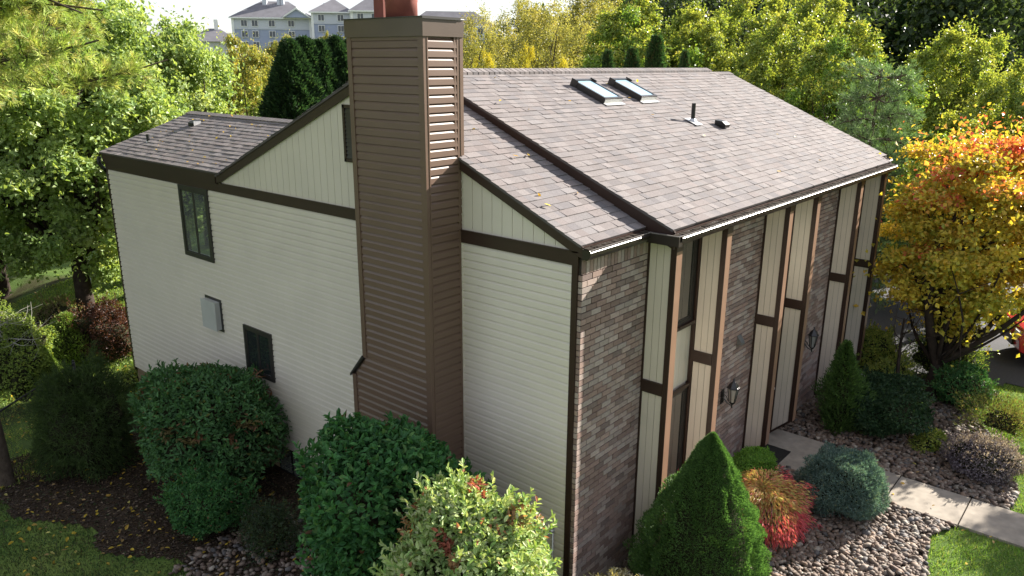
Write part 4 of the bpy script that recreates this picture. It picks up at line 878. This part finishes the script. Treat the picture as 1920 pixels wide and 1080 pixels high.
GR = [(.1, .2, .035, 4), (.14, .26, .05, 3), (.2, .3, .07, 2), (.24, .26, .1, .8)]
grass('lawn_grass', 'bright green lawn grass in front of the pebble bed', 90000, lambda x, y: ~in_front_bed(x, y) & ((x < 5.76) | (x > 6.88)) & (x < 12-.36*y), (3.0, 13.8, -8.5, -2.2), GR)
grass('lawn_grass', 'shaded grass in the lower left corner', 70000, lambda x, y: (x < -2.6+wob(x, y)) & ~in_left_bed(x, y), (-7.2, -2.5, 1.0, 11.5), [(.028, .065, .024, 4), (.036, .08, .026, 3), (.06, .06, .028, 2), (.09, .06, .035, 1)])  # blade colours darkened to carry the shade of this corner
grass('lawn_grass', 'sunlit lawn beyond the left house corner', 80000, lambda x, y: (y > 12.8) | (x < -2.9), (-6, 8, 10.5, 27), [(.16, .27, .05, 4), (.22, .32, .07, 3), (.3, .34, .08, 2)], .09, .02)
# ================================================================= fence, stone, cars, far buildings
t = thing('chain_link_fence', 'black chain-link fence section at the left edge beside the pine trunk', 'fence', g(-3.55, 11.6))
p0 = Vector((0, 0, 0)); p1 = Vector((2.4, 2.3, H(-1.15, 13.9)-H(-3.55, 11.6))); dv = (p1-p0)
for q, f0 in ((p0, 'post'), (p1, 'post')):
    s = MB(); s.tube([q+Vector((0, 0, -.2)), q+Vector((0, 0, 1.25))], .035, 10); s.lathe(q+Vector((0, 0, 1.25)), [(.035, 0), (.03, .03), (.005, .045)], 10); s.build(f0, BLACKP, t, True)
s = MB(); s.tube([p0+Vector((0, 0, 1.18)), p1+Vector((0, 0, 1.18))], .022, 8); s.build('top_rail', BLACKP, t, True)
s = MB(); nn = 56
for k in range(-22, nn):
    for sg in (1, -1):
        a = k/nn; b = (k+22)/nn; ta, tb = max(a, 0), min(b, 1)
        if ta < tb:
            za, zc = (ta-a)/(b-a)*1.15, (tb-a)/(b-a)*1.15
            if sg < 0: za, zc = 1.15-za, 1.15-zc
            s.tube([p0+dv*ta+Vector((0, 0, za+.03)), p0+dv*tb+Vector((0, 0, zc+.03))], .0022, 3, cap=False)
s.build('wire_mesh', BLACKP, t)
s = MB(); s.tube([g(3.3, 24.2, -.1), g(3.35, 24.2, 1.5)], .03, 6); s.build('fence_stake', WHITE); tag(C.objects['fence_stake'], 'thin pale stake standing on the rear lawn', 'stake')
s = MB(); pts = [(10.7+.9*math.sin(a)*.6, -1.25+.75*math.cos(a), H(11, -1)) for a in np.linspace(-.4, 1.7, 12)]
for a, b in zip(pts[:-1], pts[1:]): s.obox((a[0], a[1], a[2]-.05), (b[0]-a[0], b[1]-a[1], 0), (.12, .12, 0), (0, 0, .22))
tag(s.build('stone_edging', mat('pale_stone', (.6, .58, .55), .8, .2, noise=(6, .1))), 'pale curved stone edging behind the dark holly', 'edging')
def suv(loc, rz, paint, label):
    t = thing('parked_suv', label, 'car', loc, rz); L, W_ = 4.5, 1.8
    prof = [(-2.2, .45), (-2.25, .75), (-2.15, 1.0), (-1.35, 1.08), (-.85, 1.15), (-.25, 1.62), (.2, 1.7), (1.6, 1.68), (2.1, 1.3), (2.2, 1.0), (2.22, .5), (1.9, .35), (-1.9, .35)]
    s = MB(); import bmesh
    bm = bmesh.new()
    def ring(y, inset):
        out = []
        for x, z in prof: out.append(bm.verts.new((x*(1-inset*.02), y, z if z < 1.12 else z-inset*.02)))
        return out
    ys = [(-.9, 1), (-.86, 0), (.86, 0), (.9, 1)]; rs = []
    for yy, i_ in ys:
        r_ = []
        for x, z in prof:
            k = (max(z-1.1, 0))*.28; yv = math.copysign(abs(yy)-k, yy); r_.append(bm.verts.new((x, yv, z-.02*i_)))
        rs.append(r_)
    n = len(prof)
    for a, b in zip(rs[:-1], rs[1:]):
        for i in range(n): bm.faces.new((a[i], a[(i+1) % n], b[(i+1) % n], b[i]))
    bm.faces.new(rs[0][::-1]); bm.faces.new(rs[-1]); bmesh.ops.recalc_face_normals(bm, faces=bm.faces)
    me = bpy.data.meshes.new('body'); bm.to_mesh(me); bm.free(); me.materials.append(paint); o = bpy.data.objects.new('body', me); C.objects.link(o); o.parent = t
    md = o.modifiers.new('bevel', 'BEVEL'); md.width = .05; md.segments = 3; md.limit_method = 'ANGLE'
    GL = GLASSD
    for sgn in (-1, 1):
        yb = sgn*.9; dy = lambda z: sgn*(.905-max(z-1.1, 0)*.28)
        for xa, xb, xc, xd in ((-.72, .3, .3, -.2), (.36, 1.2, 1.2, .36), (1.26, 1.95, 1.66, 1.26)):
            s = MB(); P = [(xa, dy(1.16), 1.16), (xb, dy(1.16), 1.16), (xc, dy(1.58), 1.58), (xd, dy(1.58), 1.58)]; s.prism(P, (0, sgn*.008, 0)); s.build('side_window', GL, o)
        for wx in (-1.42, 1.38):
            s = MB(); s.tube([(wx, sgn*.68, .34), (wx, sgn*.91, .34)], .35, 24); wh = s.build('wheel', BLACKP, t)
            s = MB(); s.tube([(wx, sgn*.905, .34), (wx, sgn*.92, .34)], .23, 20); s.build('rim', GALV, wh)
        s = MB(); s.box(-2.24, -2.1, sgn*.62-.14, sgn*.62+.14, .78, .93); s.build('headlight', WHITE, t)
        s = MB(); s.box(2.1, 2.235, sgn*.7-.1, sgn*.7+.1, .85, 1.1); s.build('tail_light', mat('tail_red', (.4, .01, .01), .2), t)
        s = MB(); s.box(-.75, -.6, min(sgn*.9, sgn*1.08), max(sgn*.9, sgn*1.08), 1.08, 1.22); s.build('side_mirror', BLACKP, t)
    s = MB(); s.prism([(-.83, -.78, 1.185), (-.83, .78, 1.185), (-.29, .7, 1.63), (-.29, -.7, 1.63)], (-.012, 0, .015)); s.build('windscreen', GL, t)
    s = MB(); s.box(-2.27, -2.2, -.5, .5, .5, .75); s.build('grille', BLACKP, t)
    return t
RED = mat('red_paint', (.42, .02, .025), .25, .5, coat=1); BLK = mat('black_paint', (.02, .022, .025), .2, .5, coat=1)
suv((16.3, -4.95, H(16.3, -4.95)+.02), math.atan2(-.88, .42), RED, 'red sport utility car parked on the drive, half hidden behind the orange maple')
# --- apartment building on the far hill
GW = mat('grey_blue_siding', (.34, .38, .5), .8, .2); GW2 = mat('pale_siding', (.55, .57, .62), .8, .2); RG = mat('grey_roof', (.17, .165, .18), .9, .1, noise=(.6, .15)); TW = mat('window_dark', (.06, .07, .09), .15, .6)
def block(t, x0, x1, y0, y1, z0, zt, rh, floors, wins, ov=.9, gable=None):
    s = MB(); s.box(x0, x1, y0, y1, z0, zt); w_ = s.build('wall', GW, t)
    s = MB(); s.box(x0-.15, x1+.15, y0-.15, y1+.15, zt-3.0, zt); s.box(x0-.2, x1+.2, y0-.2, y1+.2, zt-3.3, zt-3.02); s.build('pale_band', GW2, w_)
    for c in (x0, x1):
        s = MB(); s.box(c-.35, c+.35, y0-.25, y0+.3, z0, zt); s.build('corner_board', WHITE, w_)
    d = min(x1-x0, y1-y0)/2; s = MB(); X0, X1, Y0, Y1 = x0-ov, x1+ov, y0-ov, y1+ov
    my = (Y0+Y1)/2; a = X0+(Y1-Y0)/2*.9; b = X1-(Y1-Y0)/2*.9
    if a > b: a = b = (X0+X1)/2
    s.add([(X0, Y0, zt), (X1, Y0, zt), (X1, Y1, zt), (X0, Y1, zt), (a, my, zt+rh), (b, my, zt+rh)], [(0, 1, 5, 4), (2, 3, 4, 5), (0, 3, 2, 1)], [(1, 2, 5), (3, 0, 4)]); s.build('roof', RG, t)
    s = MB(); s.box(X0, X1, Y0-.05, Y0+.1, zt-.35, zt+.02); s.build('eave_board', WHITE, t)
    for wx in wins:
        for f in range(floors):
            zc = zt-1.6-3.0*f
            s = MB(); s.box(wx-.95, wx+.95, y0-.3, y0-.16, zc-.95, zc+.95); fr = s.build('window', WHITE, t)
            s = MB(); s.box(wx-.8, wx-.06, y0-.34, y0-.301, zc-.8, zc+.8); s.box(wx+.06, wx+.8, y0-.34, y0-.301, zc-.8, zc+.8); s.build('pane', TW, fr)
bx_, by_ = bgpos(440, 250); base = CAMP.z-6; rzb = YAW-math.atan((600-960)/1449.55)-math.pi/2
t = thing('apartment_building', 'long grey-blue four storey apartment building with hip roofs on the far hill', 'building', (bx_, by_, 0), rzb-.12)
z19, z20 = ztop(50, 250), ztop(41, 250)
block(t, 0, 22, 0, 16, base, z19, 5.0, 4, [3.2, 6.2, 11, 16.5]); block(t, 23, 34, -3, 13, base, z20, 4.2, 4, [25.5, 31]); block(t, 34.6, 50, -8, 12, base, z20+.2, 6.4, 4, [37, 41, 46]); block(t, 50.6, 76, 2, 14, base, z20-3.2, 4.5, 3, [54, 60, 66, 72])
s = MB(); s.prism([(15, -2.4, z19), (22, -2.4, z19), (18.5, -2.4, z19+2.4)], (0, 6, 0)); s.build('gable', GW, t)
s = MB(); s.prism([(14.4, -2.9, z19), (14.9, -2.9, z19), (18.5, -2.9, z19+2.2), (22.1, -2.9, z19), (22.6, -2.9, z19), (18.5, -2.9, z19+2.8)], (0, 7, 0)); s.build('gable_trim', WHITE, t)
for cx, hh in ((8.3, 5.0), (12.5, 4.2), (13.3, 7.2), (26.2, 2)):
    s = MB(); s.box(cx-.6, cx+.6, 6, 7.4, z19+1, z19+2.6+hh); s.box(cx-.8, cx+.8, 5.8, 7.6, z19+2.6+hh-.6, z19+2.6+hh); s.build('chimney', GW2, t)
bx_, by_ = bgpos(398, 200); t = thing('hill_house', 'low house with a grey hipped roof on the far hill at upper left', 'house', (bx_, by_, 0), rzb)
z0 = ztop(88, 200); s = MB(); s.box(-5, 5, 0, 8, z0-7, z0); s.build('wall', GW2, t)
s = MB(); s.add([(-6.5, -1, z0), (6.5, -1, z0), (6.5, 9, z0), (-6.5, 9, z0), (-1, 4, z0+3), (1.5, 4, z0+3)], [(0, 1, 5, 4), (2, 3, 4, 5), (0, 3, 2, 1)], [(1, 2, 5), (3, 0, 4)]); s.build('roof', RG, t)
s = MB(); s.box(.4, 1.4, 3.5, 4.3, z0+2, z0+5); s.build('chimney', WHITE, t)
# blossom
